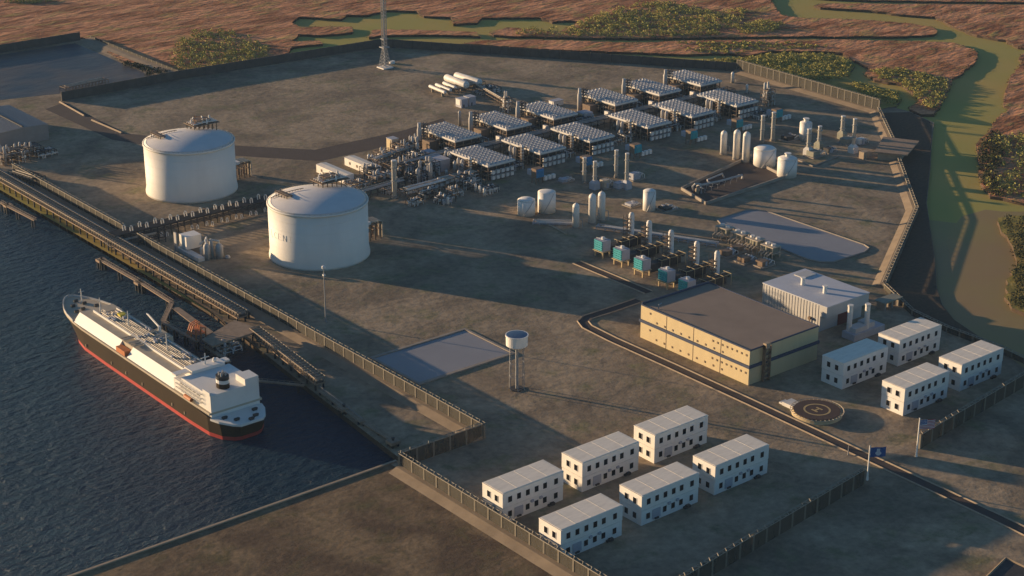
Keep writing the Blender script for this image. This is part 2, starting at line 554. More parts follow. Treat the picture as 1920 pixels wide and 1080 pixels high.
def leafclump(mb, cx, cy, z0, r_, h, n, rnd, size):
    for _ in range(n):
        u, t = rnd.random() ** 0.6, rnd.uniform(0, 6.283)
        zz = rnd.random()
        rr = r_ * u * math.sqrt(max(0.08, 1 - (zz * 0.95) ** 2))
        x, y, z = cx + rr * math.cos(t), cy + rr * math.sin(t), z0 + h * zz
        a = Vector((rnd.gauss(0, 1), rnd.gauss(0, 1), rnd.gauss(0, 0.7))).normalized()
        b_ = a.cross(Vector((rnd.gauss(0, 1), rnd.gauss(0, 1), rnd.gauss(0, 1)))).normalized()
        s_ = size * rnd.uniform(0.5, 1.3)
        p = Vector((x, y, z))
        mb.add([p + a * s_, p + b_ * s_ * 0.8, p - a * s_, p - b_ * s_ * 0.7], [(0, 1, 2, 3)])


def thicket(name, px, n, label, m='leaf', r_=4.5, h=5.0, leaves=30, seed=1, zb=0.7, size=0.9, cat='shrubs'):
    poly = [at(x, y, 0) for x, y in px]
    xs, ys = [p[0] for p in poly], [p[1] for p in poly]
    rnd = random.Random(seed)
    mb = MB()
    k = 0
    tries = 0
    while k < n and tries < n * 30:
        tries += 1
        p = (rnd.uniform(min(xs), max(xs)), rnd.uniform(min(ys), max(ys)))
        if not inside(p, poly):
            continue
        k += 1
        s_ = rnd.choice((0.5, 0.7, 1.0, 1.3))
        leafclump(mb, p[0], p[1], zb, r_ * s_, h * s_, int(leaves * s_), rnd, size)
    return tag(mb.build(name, m), label, cat, kind='stuff')


thicket("shrub_thicket", [(318, 118), (330, 85), (365, 64), (420, 60), (470, 72), (505, 95), (500, 112), (440, 127), (395, 134), (345, 142)], 420, "yellow green shrub thicket on the marsh beyond the left part of the back wall", seed=21)
thicket("shrub_thicket", [(950, 66), (1000, 56), (1060, 60), (1090, 40), (1130, 28), (1200, 10), (1260, 8), (1330, 25), (1400, 20), (1385, 55), (1340, 70), (1180, 72), (1040, 70)], 950, "large yellow green shrub thicket on the marsh above the gas trains", seed=22)
thicket("shrub_thicket", [(1380, 55), (1440, 40), (1475, 50), (1450, 62), (1390, 66)], 120, "small bright shrub patch on the red marsh near the river bend", seed=23)
thicket("shrub_thicket", [(1290, 118), (1400, 110), (1450, 103), (1540, 103), (1592, 113), (1598, 126), (1590, 142), (1560, 150), (1500, 150), (1390, 124)], 650, "olive shrub thicket on the green island behind the corner wall", seed=24, zb=0.3, h=3.6)
thicket("shrub_thicket", [(1600, 155), (1650, 168), (1682, 178), (1686, 190), (1670, 196), (1610, 172)], 170, "green shrub fringe at the tip of the green island", seed=25, zb=0.3, h=3)
thicket("shrub_thicket", [(1632, 134), (1680, 130), (1770, 150), (1775, 168), (1760, 200), (1745, 208), (1724, 190), (1690, 158), (1645, 150)], 380, "brownish green shrub cover on the marsh point beside the river", seed=26, h=3.2)
thicket("shrub_thicket", [(1270, 82), (1400, 80), (1500, 82), (1560, 92), (1450, 95), (1390, 102), (1290, 100)], 200, "sparse yellow shrubs on the marsh strip above the back wall", seed=27, h=2.4, r_=3)
thicket("shrub_thicket", [(1842, 285), (1870, 262), (1960, 255), (2100, 270), (2100, 385), (1925, 380), (1862, 368), (1846, 345)], 420, "yellow green bushes on the right river bank", seed=28, h=6)
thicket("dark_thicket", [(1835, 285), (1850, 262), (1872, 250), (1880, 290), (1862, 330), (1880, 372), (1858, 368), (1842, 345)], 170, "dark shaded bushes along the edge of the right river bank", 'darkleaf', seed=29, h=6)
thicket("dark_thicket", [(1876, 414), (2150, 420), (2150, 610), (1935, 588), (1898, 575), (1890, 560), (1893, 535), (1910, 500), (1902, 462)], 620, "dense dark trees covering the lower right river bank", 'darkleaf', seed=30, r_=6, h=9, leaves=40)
thicket("shrub_thicket", [(0, 6), (60, 0), (110, 4), (60, 9)], 60, "distant yellow bushes on the marsh at the top left", seed=31)
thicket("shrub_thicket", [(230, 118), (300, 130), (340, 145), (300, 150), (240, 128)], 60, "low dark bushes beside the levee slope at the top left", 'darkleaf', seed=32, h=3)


def reeds(name, polys, label, seed):
    rnd = random.Random(seed)
    mb = MB()
    for pts in polys:
        n = len(pts)
        for i in range(n):
            a, b_ = Vector(pts[i]), Vector(pts[(i + 1) % n])
            L = (b_ - a).length
            if L > 60:
                continue
            for j in range(int(L / 3.0)):
                p = a.lerp(b_, rnd.random())
                if rnd.random() < 0.7:
                    leafclump(mb, p.x + rnd.uniform(-2, 2), p.y + rnd.uniform(-2, 2), 0.2, 1.6, 1.8, 6, rnd, 0.6)
    return tag(mb.build(name, 'reed'), label, 'reeds', kind='stuff')


reeds("reed_fringe", [mA, mS, mB, mD, mE], "red brown reeds fringing the edges of the marsh land", 41)


# ================================================================ WALLS
def wall(pts, label, hgt=10.0, thick=0.9, apron=None, spacing=12.5, coping=True, z0=0.0, m='wall', pm='post', aw=9.5):
    """perimeter wall: panels, posts, latticed coping, concrete toe (apron=+1 left / -1 right of travel)"""
    P = [Vector(p) for p in pts]
    o = root("perimeter_wall", (P[0].x, P[0].y, z0), label, "wall")
    pan, cop, apr = MB(), MB(), MB()
    first = None
    for i in range(len(P) - 1):
        a, b_ = P[i], P[i + 1]
        d = (b_ - a).normalized()
        n_ = Vector((-d.y, d.x)) * (thick / 2)
        pan.prism([(a.x + n_.x, a.y + n_.y), (a.x - n_.x, a.y - n_.y), (b_.x - n_.x, b_.y - n_.y), (b_.x + n_.x, b_.y + n_.y)], z0 + 0.0, z0 + hgt)
        L = (b_ - a).length
        k = max(1, round(L / spacing))
        for j in range(k + (i == len(P) - 2)):
            p = a.lerp(b_, j / k)
            if first is None:
                mb = MB()
                mb.cbox(0, 0, 0, 1.4, 1.4, hgt + 0.3)
                first = mb.build("post", pm, o)
                first.location = (p.x - P[0].x, p.y - P[0].y, 0)
            else:
                inst(first, o, (p.x - P[0].x, p.y - P[0].y, 0))
        if coping:
            z1 = z0 + hgt + 0.9
            nn = Vector((-d.y, d.x)) * 1.3
            for s_ in (-1, 1):
                cop.bar((a.x + nn.x * s_, a.y + nn.y * s_, z1), (b_.x + nn.x * s_, b_.y + nn.y * s_, z1), 0.45)
            q = int(L / 3.6)
            for j in range(q):
                p0, p1 = a.lerp(b_, j / q), a.lerp(b_, (j + 0.5) / q)
                s_ = 1 if j % 2 else -1
                cop.bar((p0.x + nn.x * s_, p0.y + nn.y * s_, z1), (p1.x - nn.x * s_, p1.y - nn.y * s_, z1 + 0.2), 0.42)
        if apron:
            na = Vector((-d.y, d.x)) * apron
            o1, o2, o3 = na * (thick / 2 + 0.02), na * aw * .36, na * aw
            vs_ = []
            for p in (a, b_):
                vs_ += [(p.x + o1.x, p.y + o1.y, z0 + 0.02), (p.x + o1.x, p.y + o1.y, z0 + 2.6), (p.x + o2.x, p.y + o2.y, z0 + 2.4), (p.x + o3.x, p.y + o3.y, z0 + 0.02)]
            apr.add(vs_, [(0, 1, 5, 4), (1, 2, 6, 5), (2, 3, 7, 6), (0, 3, 2, 1), (4, 5, 6, 7), (0, 4, 7, 3)])
    pan.build("panel", m, o, True)
    if coping:
        cop.build("coping_lattice", 'rail', o, True)
    if apron:
        apr.build("apron", 'apron', o, True)
    return o


wall([(618.5, 792), (618.5, 1262)], "long brown waterfront wall between the jetty and the two big tanks", apron=1)
wall([(618.5, 1290), (618.5, 1512)], "far waterfront wall section running up to the hangar shore", apron=1)
wall([(552.5, 793), (617.5, 793)], "short wall step joining the waterfront wall to the quay corner", apron=None)
wall([(552.5, 450), (552.5, 792)], "wall on the quay side of the white accommodation blocks", apron=1)
wall([(554, 572), (587, 576.5), (761, 597)], "wall closing the accommodation yard beside the blue flag")
wall([(826, 606), (956, 621), (988, 628)], "wall behind the right accommodation blocks starting at the striped flag")
wall([(770, 1727), (911, 1729), (1184, 1712)], "long shaded back wall beyond the open field", pm='backwall', m='backwall', coping=False)
wall([(1184, 1711), (1433, 1356)], "back wall section running from the lattice mast to the far corner", pm='backwall', m='backwall', coping=False)
wall([(1433, 1355), (1424, 1138)], "tall wall at the far right corner with a concrete toe", hgt=13, apron=-1, spacing=10)
wall([(1422, 1137), (1338, 1047)], "river wall section above the pump house", hgt=5, apron=-1)
wall([(1300, 1010), (1196, 905), (1028, 803)], "river wall section below the pump house", hgt=3.6, apron=-1)
wall([(1026, 800), (1000, 752), (994, 715), (994, 668), (988, 632)], "river wall section curving round the right accommodation blocks", hgt=4)
wall([(600, 1975), (912, 1977)], "dark wall at the far side of the settling basin", pm='backwall', m='backwall', coping=False)
wall([(924, 1970), (924, 1738)], "levee wall with a wide tan slope beside the settling basin", hgt=5, apron=-1, aw=20, coping=False)

# pump house astride the river wall
o = root("pump_house", (1318, 1030, 0), "low tan pump house with a flat roof astride the river wall", "pump house")
b = MB()
b.prism([(1290, 1028), (1303, 1010), (1340, 1030), (1330, 1052)], 0, 7)
b.build("wall", 'kerb', o, True)
b = MB()
b.prism([(1287, 1030), (1303, 1003), (1350, 1026), (1334, 1058)], 7, 8.4)
b.build("roof", 'wood', o, True)
MB().cbox(1284, 1040, 0, 8, 6, 7).build("annex", 'kerb', o, True)
# gate house at river wall corner
o = root("valve_shelter", at(1665, 575) + (0,), "small open concrete shelter at the bend of the river wall", "shelter")
pr = MB().cbox(0, 0, 0, 2, 8, 6).build("pier", 'concrete', o)
inst(pr, o, (-8, 0, 0))
inst(pr, o, (8, 0, 0))
MB().cbox(0, 0, 6, 22, 10, 1.0).build("roof", 'greenb', o)


# ================================================================ LNG TANKS
def lng_tank(loc, label):
    o = root("storage_tank", loc, label, "tank", "large white domed storage tanks")
    RR, H = 41.0, 46.0
    mb = MB()
    mb.lathe(0, 0, [(RR + 0.9, 0), (RR + 0.9, 2.0), (RR, 6.5), (RR, H)], 96)
    mb.build("shell", 'tank', o, smooth=True)
    mb = MB()
    for z in (14.5, 22.5, 30.5, 38.5):
        mb.lathe(0, 0, [(RR + .001, z), (RR + .07, z + .05), (RR + .07, z + .25), (RR + .001, z + .3)], 96, cap=False)
    mb.build("weld_band", 'tank', o)
    mb = MB()
    for k in range(26):
        a1, a2 = 0.2 + k * .05, 0.2 + (k + 1) * .05
        z1, z2 = H * k / 26, H * (k + 1) / 26
        mb.bar(((RR + .8) * math.cos(a1), (RR + .8) * math.sin(a1), z1), ((RR + .8) * math.cos(a2), (RR + .8) * math.sin(a2), z2), .7)
    mb.build("spiral_stair", 'steel', o)
    mb = MB()
    Rs = (RR ** 2 + 6.5 ** 2) / (2 * 6.5)
    prof = []
    for i in range(17):
        r_ = (RR - 0.6) * (1 - i / 16) + 0.01
        prof.append((r_, H + 0.7 + math.sqrt(Rs ** 2 - r_ ** 2) - (Rs - 6.5)))
    mb.lathe(0, 0, prof, 96)
    mb.build("dome", 'dome', o, smooth=True)
    mb = MB()
    mb.lathe(0, 0, [(RR + 0.05, H - 0.6), (RR + 0.7, H - 0.6), (RR + 0.7, H + 0.9), (RR - 0.4, H + 0.9)], 96, cap=False)
    mb.build("rim_beam", 'tank', o, smooth=True)
    mb = MB()
    for k in range(60):
        t = 2 * math.pi * k / 60
        mb.bar((RR * math.cos(t), RR * math.sin(t), H + 0.9), (RR * math.cos(t), RR * math.sin(t), H + 2.1), 0.15)
    ring = [(RR * math.cos(2 * math.pi * k / 60), RR * math.sin(2 * math.pi * k / 60), H + 2.1) for k in range(61)]
    mb.tube(ring, 0.1, 4)
    mb.build("handrail", 'gsteel', o)
    def hz(x, y):
        r_ = math.hypot(x, y)
        return H + 0.7 + math.sqrt(Rs ** 2 - min(r_, RR) ** 2) - (Rs - 6.5)
    # small brown platform near the left rim
    mb = MB()
    a0 = math.atan2(-0.15, -1)
    cx, cy = -24.5, 15.5
    for i in range(5):
        for j in range(2):
            x, y = cx + j * 4.5, cy - 8 + i * 4.2
            mb.bar((x, y, hz(x, y) - 0.3), (x, y, H + 7.4), 0.55)
    mb.box(cx - 0.8, cy - 8.8, H + 6.6, cx + 5.3, cy + 9.6, H + 7.1)
    for i in range(5):
        y = cy - 8 + i * 4.2
        mb.bar((cx - 0.6, y, H + 7), (cx - 0.6, y, H + 8.3), 0.2)
    mb.bar((cx - 0.6, cy - 8.6, H + 8.3), (cx - 0.6, cy + 9.4, H + 8.3), 0.2)
    mb.bar((cx + 5, cy - 8.6, H + 8.3), (cx + 5, cy + 9.4, H + 8.3), 0.2)
    mb.build("nozzle_platform", 'steel', o)
    # stair walkway up the dome
    mb = MB()
    for i in range(12):
        t0 = i / 12
        x, y = -30 + 27 * t0, 24 - 8 * t0
        mb.bar((x, y, hz(x, y)), (x, y, hz(x, y) + 1.4), 0.25)
    mb.tube([(-30 + 27 * t, 24 - 8 * t, hz(-30 + 27 * t, 24 - 8 * t) + 1.2) for t in [i / 8 for i in range(9)]], 0.35, 4)
    mb.build("dome_walkway", 'steel', o)
    # big process platform on far right of the dome
    pf = MB()
    for i in range(6):
        for j in range(3):
            x, y = 10 + i * 4.6, 8 + j * 7.0
            x, y = x + 2, y + 2
            if math.hypot(x, y) < RR + 3:
                pf.bar((x, y, hz(x, y) - 0.5), (x, y, H + 10.5), 0.7)
    pf.box(10, 8, H + 9.3, 37.5, 26, H + 9.9)
    pf.box(16, 12, H + 13, 30, 22, H + 13.4)
    for i in range(4):
        pf.bar((16 + 4.6 * i, 12, H + 9.8), (16 + 4.6 * i, 12, H + 13), 0.5)
        pf.bar((16 + 4.6 * i, 22, H + 9.8), (16 + 4.6 * i, 22, H + 13), 0.5)
    pf.build("pump_platform", 'steel', o)
    mb = MB()
    rnd = random.Random(5)
    for k in range(9):
        x, y = rnd.uniform(12, 35), rnd.uniform(10, 24)
        mb.lathe(x, y, [(0.9, H + 9.9), (0.9, H + 11 + rnd.random() * 3), (0.4, H + 14.4)], 8)
    for k in range(5):
        y = 10 + 3 * k
        mb.tube([(11, y, H + 11), (24, y, H + 11.5), (36, y, H + 11)], 0.5, 6)
    mb.build("pump_columns", 'pale', o)
    MB().bar((14, 12, H + 9.5), (14, 12, H + 19), 0.5).bar((14, 12, H + 18), (22, 16, H + 15.5), 0.5).build("davit", 'orange', o)
    # side pipe trestle on right-hand flank
    mb = MB()
    for i in range(4):
        for j in range(3):
            x, y = 44 + i * 5.5, -2 + j * 6.0
            mb.bar((x, y, 0), (x, y, 14.5), 0.9)
    for j in range(3):
        mb.bar((41, -2 + j * 6, 14.5), (62, -2 + j * 6, 14.5), 0.9)
    for i in range(4):
        mb.bar((44 + i * 5.5, -4, 14.8), (44 + i * 5.5, 12, 14.8), 0.8)
        mb.bar((44 + i * 5.5, -2, 8), (44 + i * 5.5, 10, 8), 0.6)
    mb.build("side_trestle", 'steel', o)
    mb = MB()
    for j in range(5):
        y = -1.5 + j * 2.6
        mb.tube([(41, y, 16.2), (60, y, 16.2), (62.5, y, 14.5), (62.5, y, 1)], 0.65, 6)
    mb.build("outlet_pipe", 'pipe', o)
    mb = MB()
    mb.box(40.5, -3, 14.9, 50, 11, 17.4)
    mb.build("valve_cabin", 'dome', o)
    return o


t1 = lng_tank((727.5, 1366.5, 0), "farther of the two large white domed storage tanks, nearer the hangar")
t2 = lng_tank((725.5, 1149, 0), "nearer of the two large white domed storage tanks, with faint lettering")
# faint lettering wrapped round the nearer tank (lit left flank)
def glyph(mb, ch, s0, z0, hgt, wd, wrap, t):
    G = {'C': [((1, .9), (.6, 1)), ((.6, 1), (.2, .8)), ((.2, .8), (.05, .5)), ((.05, .5), (.2, .2)), ((.2, .2), (.6, 0)), ((.6, 0), (1, .1))],
         'E': [((.1, 0), (.1, 1)), ((.1, 1), (.9, 1)), ((.1, .5), (.75, .5)), ((.1, 0), (.9, 0))],
         'N': [((.1, 0), (.1, 1)), ((.1, 1), (.9, 0)), ((.9, 0), (.9, 1))],
         'T': [((0, 1), (1, 1)), ((.5, 0), (.5, 1))],
         '\\': [((.1, 1.1), (.25, .4)), ((.25, .4), (.7, -.3))]}
    for (a, b_) in G[ch]:
        p = [wrap(s0 + wd * q[0], z0 + hgt * q[1]) for q in (a, b_)]
        mb.bar(p[0], p[1], t)


mb = MB()
def wrap2(s_, z):
    th = R(166) + s_ / 41.0
    rr = 41.0
    return (rr * math.cos(th), rr * math.sin(th), z)
for ch, s0 in (('\\', 1.0), ('C', 7), ('E', 13), ('N', 19), ('T', 25)):
    mb = MB()
    glyph(mb, ch, s0, 22.5, 5.0, 4.0, wrap2, 0.22)
    mb.build("letter", 'text', t2)


# ================================================================ ACCOMMODATION BLOCKS
def block_proto():
    o = root("accommodation_block", (0, 0, 0), "x", "accommodation block", "white two-storey accommodation blocks")
    L, W, H = 46.4, 18.8, 19.5
    MB().box(0, 0, 0, L, W, 9.55).build("lower_storey", 'white', o)
    MB().box(-0.15, -0.15, 9.85, L + 0.15, W + 0.15, H - 0.4).build("upper_storey", 'white', o)
    MB().box(0.3, 0.3, 9.55, L - 0.3, W - 0.3, 9.85).build("storey_joint", 'greybox', o)
    mb = MB()
    mb.box(-0.3, -0.3, H - 0.4, L + 0.3, W + 0.3, H)
    mb.box(0.6, 0.6, H, L - 0.6, W - 0.6, H + 0.12)
    for k in range(1, 4):
        mb.box(L * k / 4 - 0.1, 0.7, H + 0.12, L * k / 4 + 0.1, W - 0.7, H + 0.22)
    mb.build("roof", 'whiteroof', o)
    win = None
    def window(x, y, z, nx):
        nonlocal win
        # nx: facing -Y if 0, -X if 1, +Y 2, +X 3
        rz = (0, -math.pi / 2, math.pi, math.pi / 2)[nx]
        if win is None:
            m_ = MB()
            m_.box(-1.5, -0.1, -1.9, 1.5, 0.12, 1.9)
            win = m_.build("window", 'window', o)
            f_ = MB()
            f_.box(-1.7, -0.2, 1.9, 1.7, 0.1, 2.1)
            f_.box(-1.8, -0.35, -2.15, 1.8, 0.1, -1.9)
            f_.box(-1.7, -0.2, -1.9, -1.5, 0.1, 1.9)
            f_.box(1.5, -0.2, -1.9, 1.7, 0.1, 1.9)
            f_.build("frame", 'white', win)
            c = win
        else:
            c = inst(win, o)
            inst(win.children[0], c)
        c.location = (x, y, z)
        c.rotation_euler = (0, 0, rz)
    for fx in (0.115, 0.26, 0.405, 0.55, 0.69, 0.875):
        window(L * fx, -0.16, 14.6, 0)
        window(L * fx, W + 0.16, 14.6, 2)
    for fx in (0.115, 0.405, 0.55, 0.69, 0.875):
        window(L * fx, -0.02, 5.0, 0)
        window(L * fx, W + 0.02, 5.0, 2)
    for fy in (0.3, 0.68):
        window(-0.16, W * fy, 14.6, 1)
        window(-0.02, W * fy, 5.0, 1)
        window(L + 0.16, W * fy, 14.6, 3)
        window(L + 0.02, W * fy, 5.0, 3)
    # entrance recess, condenser units, steps
    mb = MB()
    mb.box(L * 0.19, -0.35, 1.6, L * 0.33, -0.02, 7.6)
    mb.build("entrance_panel", 'greybox', o)
    MB().box(L * 0.225, -1.2, 1.2, L * 0.29, -0.36, 2.2).build("door_step", 'dsteel', o)
    ac = None
    for fx in (0.475, 0.62):
        if ac is None:
            ac = MB().box(-1, -1.1, 0, 1, -0.02, 1.4).build("air_conditioner", 'greybox', o)
            ac.location = (L * fx, 0, 7.2)
        else:
            inst(ac, o, (L * fx, 0, 7.2))
    mb = MB()
    mb.box(L * 0.77, -2.2, 0.4, L * 0.83, -0.3, 1.9)
    mb.box(L * 0.73, -1.8, 0.2, L * 0.765, -0.4, 1.4)
    mb.build("condenser", 'dsteel', o)
    return o


blk = block_proto()
BL = [((558.2, 697.5), "white two-storey block beside the quay wall corner, back left of the six near blocks"),
      ((556.8, 643.7), "nearest white two-storey block, at the front of the six near blocks"),
      ((619.8, 697.5), "white block in the middle of the back row of the six near blocks"),
      ((619.3, 644.5), "white block in the middle of the front row of the six near blocks"),
      ((679.8, 697.5), "white block at the right end of the back row of the six near blocks"),
      ((679.3, 644.2), "white block nearest the road in the front row of the six near blocks"),
      ((856.0, 696.8), "white block with a shaded blue-grey roof between the yellow building and helipad"),
      ((916.5, 697.8), "white block behind the shaded one, below the twin exhaust stacks"),
      ((855.3, 643.5), "white block nearest the helipad and the striped flag"),
      ((916.0, 644.0), "white block at the far right edge beside the river wall")]
blk.location = BL[0][0] + (0,)
blk['label'] = BL[0][1]
for p, l in BL[1:]:
    dup(blk, p + (0,), l)

# ================================================================ YELLOW BUILDING
o = root("yellow_building", (811, 742, 0), "large two-storey yellow building with a brown flat roof and a blue-grey band", "building")
X0, Y0, X1, Y1, H = 811, 742, 881, 851, 27.0
MB().box(X0, Y0, 0, X1, Y1, 12.6).build("lower_wall", 'cream', o, True)
MB().box(X0 - .9, Y0 - .9, 12.6, X1 + .9, Y1 + .9, 14.8).build("band", 'bluegrey', o, True)
MB().box(X0, Y0, 14.8, X1, Y1, 25.4).build("upper_wall", 'cream', o, True)
mb = MB()
mb.box(X0 + .6, Y0 + .6, 25.4, X1 - .6, Y1 - .6, 25.8)
mb.build("roof", 'brownroof', o, True)
mb = MB()
mb.box(X0 - .1, Y0 - .1, 25.41, X0 + .6, Y1 + .1, 26.4)
mb.box(X1 - .6, Y0 - .1, 25.41, X1 + .1, Y1 + .1, 26.4)
mb.box(X0 + .6, Y0 - .1, 25.41, X1 - .6, Y0 + .6, 26.4)
mb.box(X0 + .6, Y1 - .7, 25.41, X1 - .6, Y1 + .1, 27.4)
mb.build("parapet", 'bluegrey', o, True)
mb = MB()
for yy in (Y0 + 27.5, Y0 + 54.5, Y0 + 82):
    mb.box(X0 - .15, yy - .2, 0.1, X0 - .01, yy + .2, 12.5)
    mb.box(X0 - .15, yy - .2, 14.9, X0 - .01, yy + .2, 25.3)
mb.build("panel_joint", 'steel', o, True)
vent = None
def yvent(y, z, s_=0.55):
    global vent
    if vent is None:
        vent = MB().box(-0.35, -0.55, -0.75, -0.01, 0.55, 0.75).build("small_window", 'steel', o)
        vent.location = (X0 - o.location.x, y - o.location.y, z)
        return vent
    c = inst(vent, o, (X0 - o.location.x, y - o.location.y, z))
    return c
for base in (3.4, 16.6):
    yvent(Y1 - 10, base + 5.4)
    for k in range(9):
        yvent(Y1 - 17 - 8.3 * k, base)
    for k in range(8):
        yvent(Y0 + 3 + 4.6 * k, base + 5.2)
# external stair at the front corner
mb = MB()
mb.box(X0 + 12, Y0 - 3.6, 0, X0 + 12.6, Y0 - 0.9, 27.6)
mb.box(X0 + 17.4, Y0 - 3.6, 0, X0 + 18, Y0 - 0.9, 26.5)
for k in range(6):
    z = 3 + 4.3 * k
    mb.box(X0 + 12, Y0 - 3.8, z, X0 + 18, Y0 - 1.0, z + 0.35)
    mb.bar((X0 + 12.5, Y0 - 3.2, z), (X0 + 17.5, Y0 - 3.2, z + 4.2), 0.7)
mb.build("stair_tower", 'steel', o, True)
MB().cbox(X0 + 14, Y0 - 2.4, 25, 4, 3, 4).build("exhaust", 'kerb', o, True)
MB().bar((X0 + 4, Y1 - 14, 25), (X0 + 4, Y1 - 14, 29), 0.7).bar((X0 + 4, Y1 - 14, 29), (X0 + 7, Y1 - 14, 29.6), 0.9).build("roof_lamp", 'gsteel', o, True)

# ================================================================ GREY BUILDING
o = root("grey_building", (921, 769, 0), "light grey steel workshop with a pale roof and a dark red door", "building")
X0, Y0, X1, Y1, H = 921, 775, 968, 833, 21.5
MB().box(X0, Y0, 0, X1, Y1, 20.9).build("wall", 'greyclad', o, True)
MB().box(X0, 769, 12.5, X1, 774.98, 20.9).build("canopy", 'greyclad', o, True)
MB().box(X0 - .4, 768.6, 20.9, X1 + .4, Y1 + .4, 21.6).build("roof", 'greyroof', o, True)
mb = MB()
for k in range(20):
    y = Y0 + 2 + k * 2.9
    mb.box(X0 - .25, y, 0.1, X0 - .01, y + .35, 20.6)
mb.build("cladding_rib", 'greyclad', o, True)
MB().box(X0 + 20, Y0 - .5, 0, X0 + 33, Y0 - .02, 11.5).build("door", 'reddoor', o, True)
s_ = None
for (x, y) in ((X0 + 20, Y0 + 36), (X0 + 20, Y0 + 14)):
    if s_ is None:
        s_ = MB().lathe(0, 0, [(1.6, 0), (1.6, 5.2), (2.0, 5.3), (2.0, 6)], 10).build("roof_vent", 'white', o)
        s_.location = (x - 921, y - 769, 21.6)
    else:
        inst(s_, o, (x - 921, y - 769, 21.6))
MB().box(X0 + 30, Y1 - 14, 21.6, X0 + 44, Y1 - 4, 22.3).build("roof_hatch", 'greyclad', o, True)
MB().cbox(X0 - 1.2, Y0 + 9, 7.5, 2, 2.2, 2.0).cbox(X0 - .8, Y0 + 9, 0, .5, .5, 7.5).build("wall_lamp", 'steel', o, True)


# twin exhaust generator
p = at(1605, 640)
o = root("generator_set", p + (0,), "pale generator housing with two upright exhaust stacks beside the grey workshop", "generator")
MB().box(-2, 0, 0, 32, 12, 5).build("plinth", 'greybox', o)
MB().box(1, 2, 5, 14, 10, 8.5).box(15, 3, 5, 24, 12, 9).build("housing", 'greyclad', o)
st = MB().lathe(0, 0, [(1.9, 0), (1.9, 20), (2.2, 20.1), (2.2, 21.5)], 12).build("exhaust_stack", 'pale', o)
st.location = (2, 9, 4)
inst(st, o, (15.5, 4, 3))


# ================================================================ WATER TOWER
p = at(969, 729)
o = root("water_tower", p + (0,), "white water tower with a blue top on thin legs beside the rectangular pond", "water tower")
mb = MB()
mb.lathe(0, 0, [(1.6, 30.2), (4.6, 31.0), (7.4, 33.0), (7.5, 39.6), (7.9, 39.7), (7.9, 40.6), (7.3, 40.6)], 32)
mb.build("bowl", 'white', o, smooth=False)
MB().lathe(0, 0, [(7.2, 40.5), (7.2, 40.62), (3.5, 40.9), (0.1, 41.0)], 32).build("blue_cover", 'blue', o)
MB().lathe(0, 0, [(1.0, 0), (1.0, 31)], 12).build("riser_pipe", 'gsteel', o)
leg = MB().bar((5.4, 0, 0), (5.0, 0, 32.5), 0.35).build("leg", 'gsteel', o)
for k in range(1, 6):
    c = inst(leg, o)
    c.rotation_euler = (0, 0, k * math.pi / 3)
mb = MB()
for k in range(6):
    a, b_ = k * math.pi / 3, (k + 1) * math.pi / 3
    A, B = Vector((5.4 * math.cos(a), 5.4 * math.sin(a), 0)), Vector((5.4 * math.cos(b_), 5.4 * math.sin(b_), 0))
    for z in (10, 20):
        mb.bar((A.x, A.y, z), (B.x, B.y, z), 0.18)
mb.build("bracing", 'gsteel', o)
MB().lathe(0, 0, [(5, 0.02), (5, 0.5)], 20).build("footing", 'dsteel', o)


# ================================================================ MASTS, POLES, FLAGS
p = at(722, 127)
o = root("lattice_mast", p + (0,), "very tall pale lattice mast standing in the open field", "mast")
mb = MB()
HT = 125
def half(z):
    return 5.5 - 3.4 * min(1, z / 22)
for (sx, sy) in ((1, 1), (1, -1), (-1, 1), (-1, -1)):
    mb.tube([(sx * half(z), sy * half(z), z) for z in (0, 6, 12, 22, HT)], 0.36, 5)
mb.build("leg", 'gsteel', o)
mb = MB()
zs = [0, 4, 8, 12, 16, 20] + [22 + 3.6 * k for k in range(29)]
for i in range(len(zs) - 1):
    a, b_ = half(zs[i]), half(zs[i + 1])
    z0, z1 = zs[i], zs[i + 1]
    for q in range(4):
        c, s2 = [(1, 0), (0, 1), (-1, 0), (0, -1)][q]
        def pt(u, hh, z):
            return (c * hh - s2 * u * hh, s2 * hh + c * u * hh, z)
        mb.bar(pt(-1, a, z0), pt(1, b_, z1), 0.26)
        mb.bar(pt(1, a, z0), pt(-1, b_, z1), 0.26)
        mb.bar(pt(-1, b_, z1), pt(1, b_, z1), 0.26)
mb.build("bracing", 'gsteel', o)
MB().lathe(0, 0, [(0.5, 0), (0.5, HT + 2)], 8).build("riser_pipe", 'pale', o)
MB().cbox(0, 0, 0, 14, 14, 1.2).build("footing", 'white', o)
MB().cbox(0, 0, 24, 9, 9, 1.0).cbox(0, 0, 34, 7, 7, 0.8).build("platform", 'gsteel', o)
tag(MB().box(-3, -2, 0, 3, 2, 2.6).box(-3.2, -2.2, 2.6, 3.2, 2.2, 3.0).build("equipment_hut", 'white'), "tiny white hut on the ground beside the lattice mast", "hut").location = at(735, 119) + (0,)


def pole(px, pyb, pyt, label, name="light_pole", cat="light pole", r_=0.5, lamp=True, m='gsteel'):
    h = height_at(px, pyb, pyt)
    o = root(name, at(px, pyb) + (0,), label, cat)
    MB().lathe(0, 0, [(r_ * 1.5, 0), (r_ * 1.2, 2), (r_, 3), (r_ * 0.7, h)], 8).build("shaft", m, o)
    if lamp:
        mb = MB()
        mb.lathe(0, 0, [(0.5, h - 1), (1.5, h), (1.5, h + 1.4), (0.6, h + 2)], 10)
        mb.cbox(0, 0, h - 6, 1.6, 1.6, 1.2)
        mb.build("lamp_head", 'white', o)
    return o, h


pole(611, 604, 503, "tall slim light pole standing in front of the nearer big tank")
for (px, b0, t0, l) in ((1560, 860, 822, "short post beside the road below the helipad"), (1590, 853, 832, "short grey post at the road edge near the blue flag")):
    pass
pole(1590, 853, 835, "short grey post at the road edge near the blue flag", r_=0.3, lamp=False, name="marker_post", cat="post")


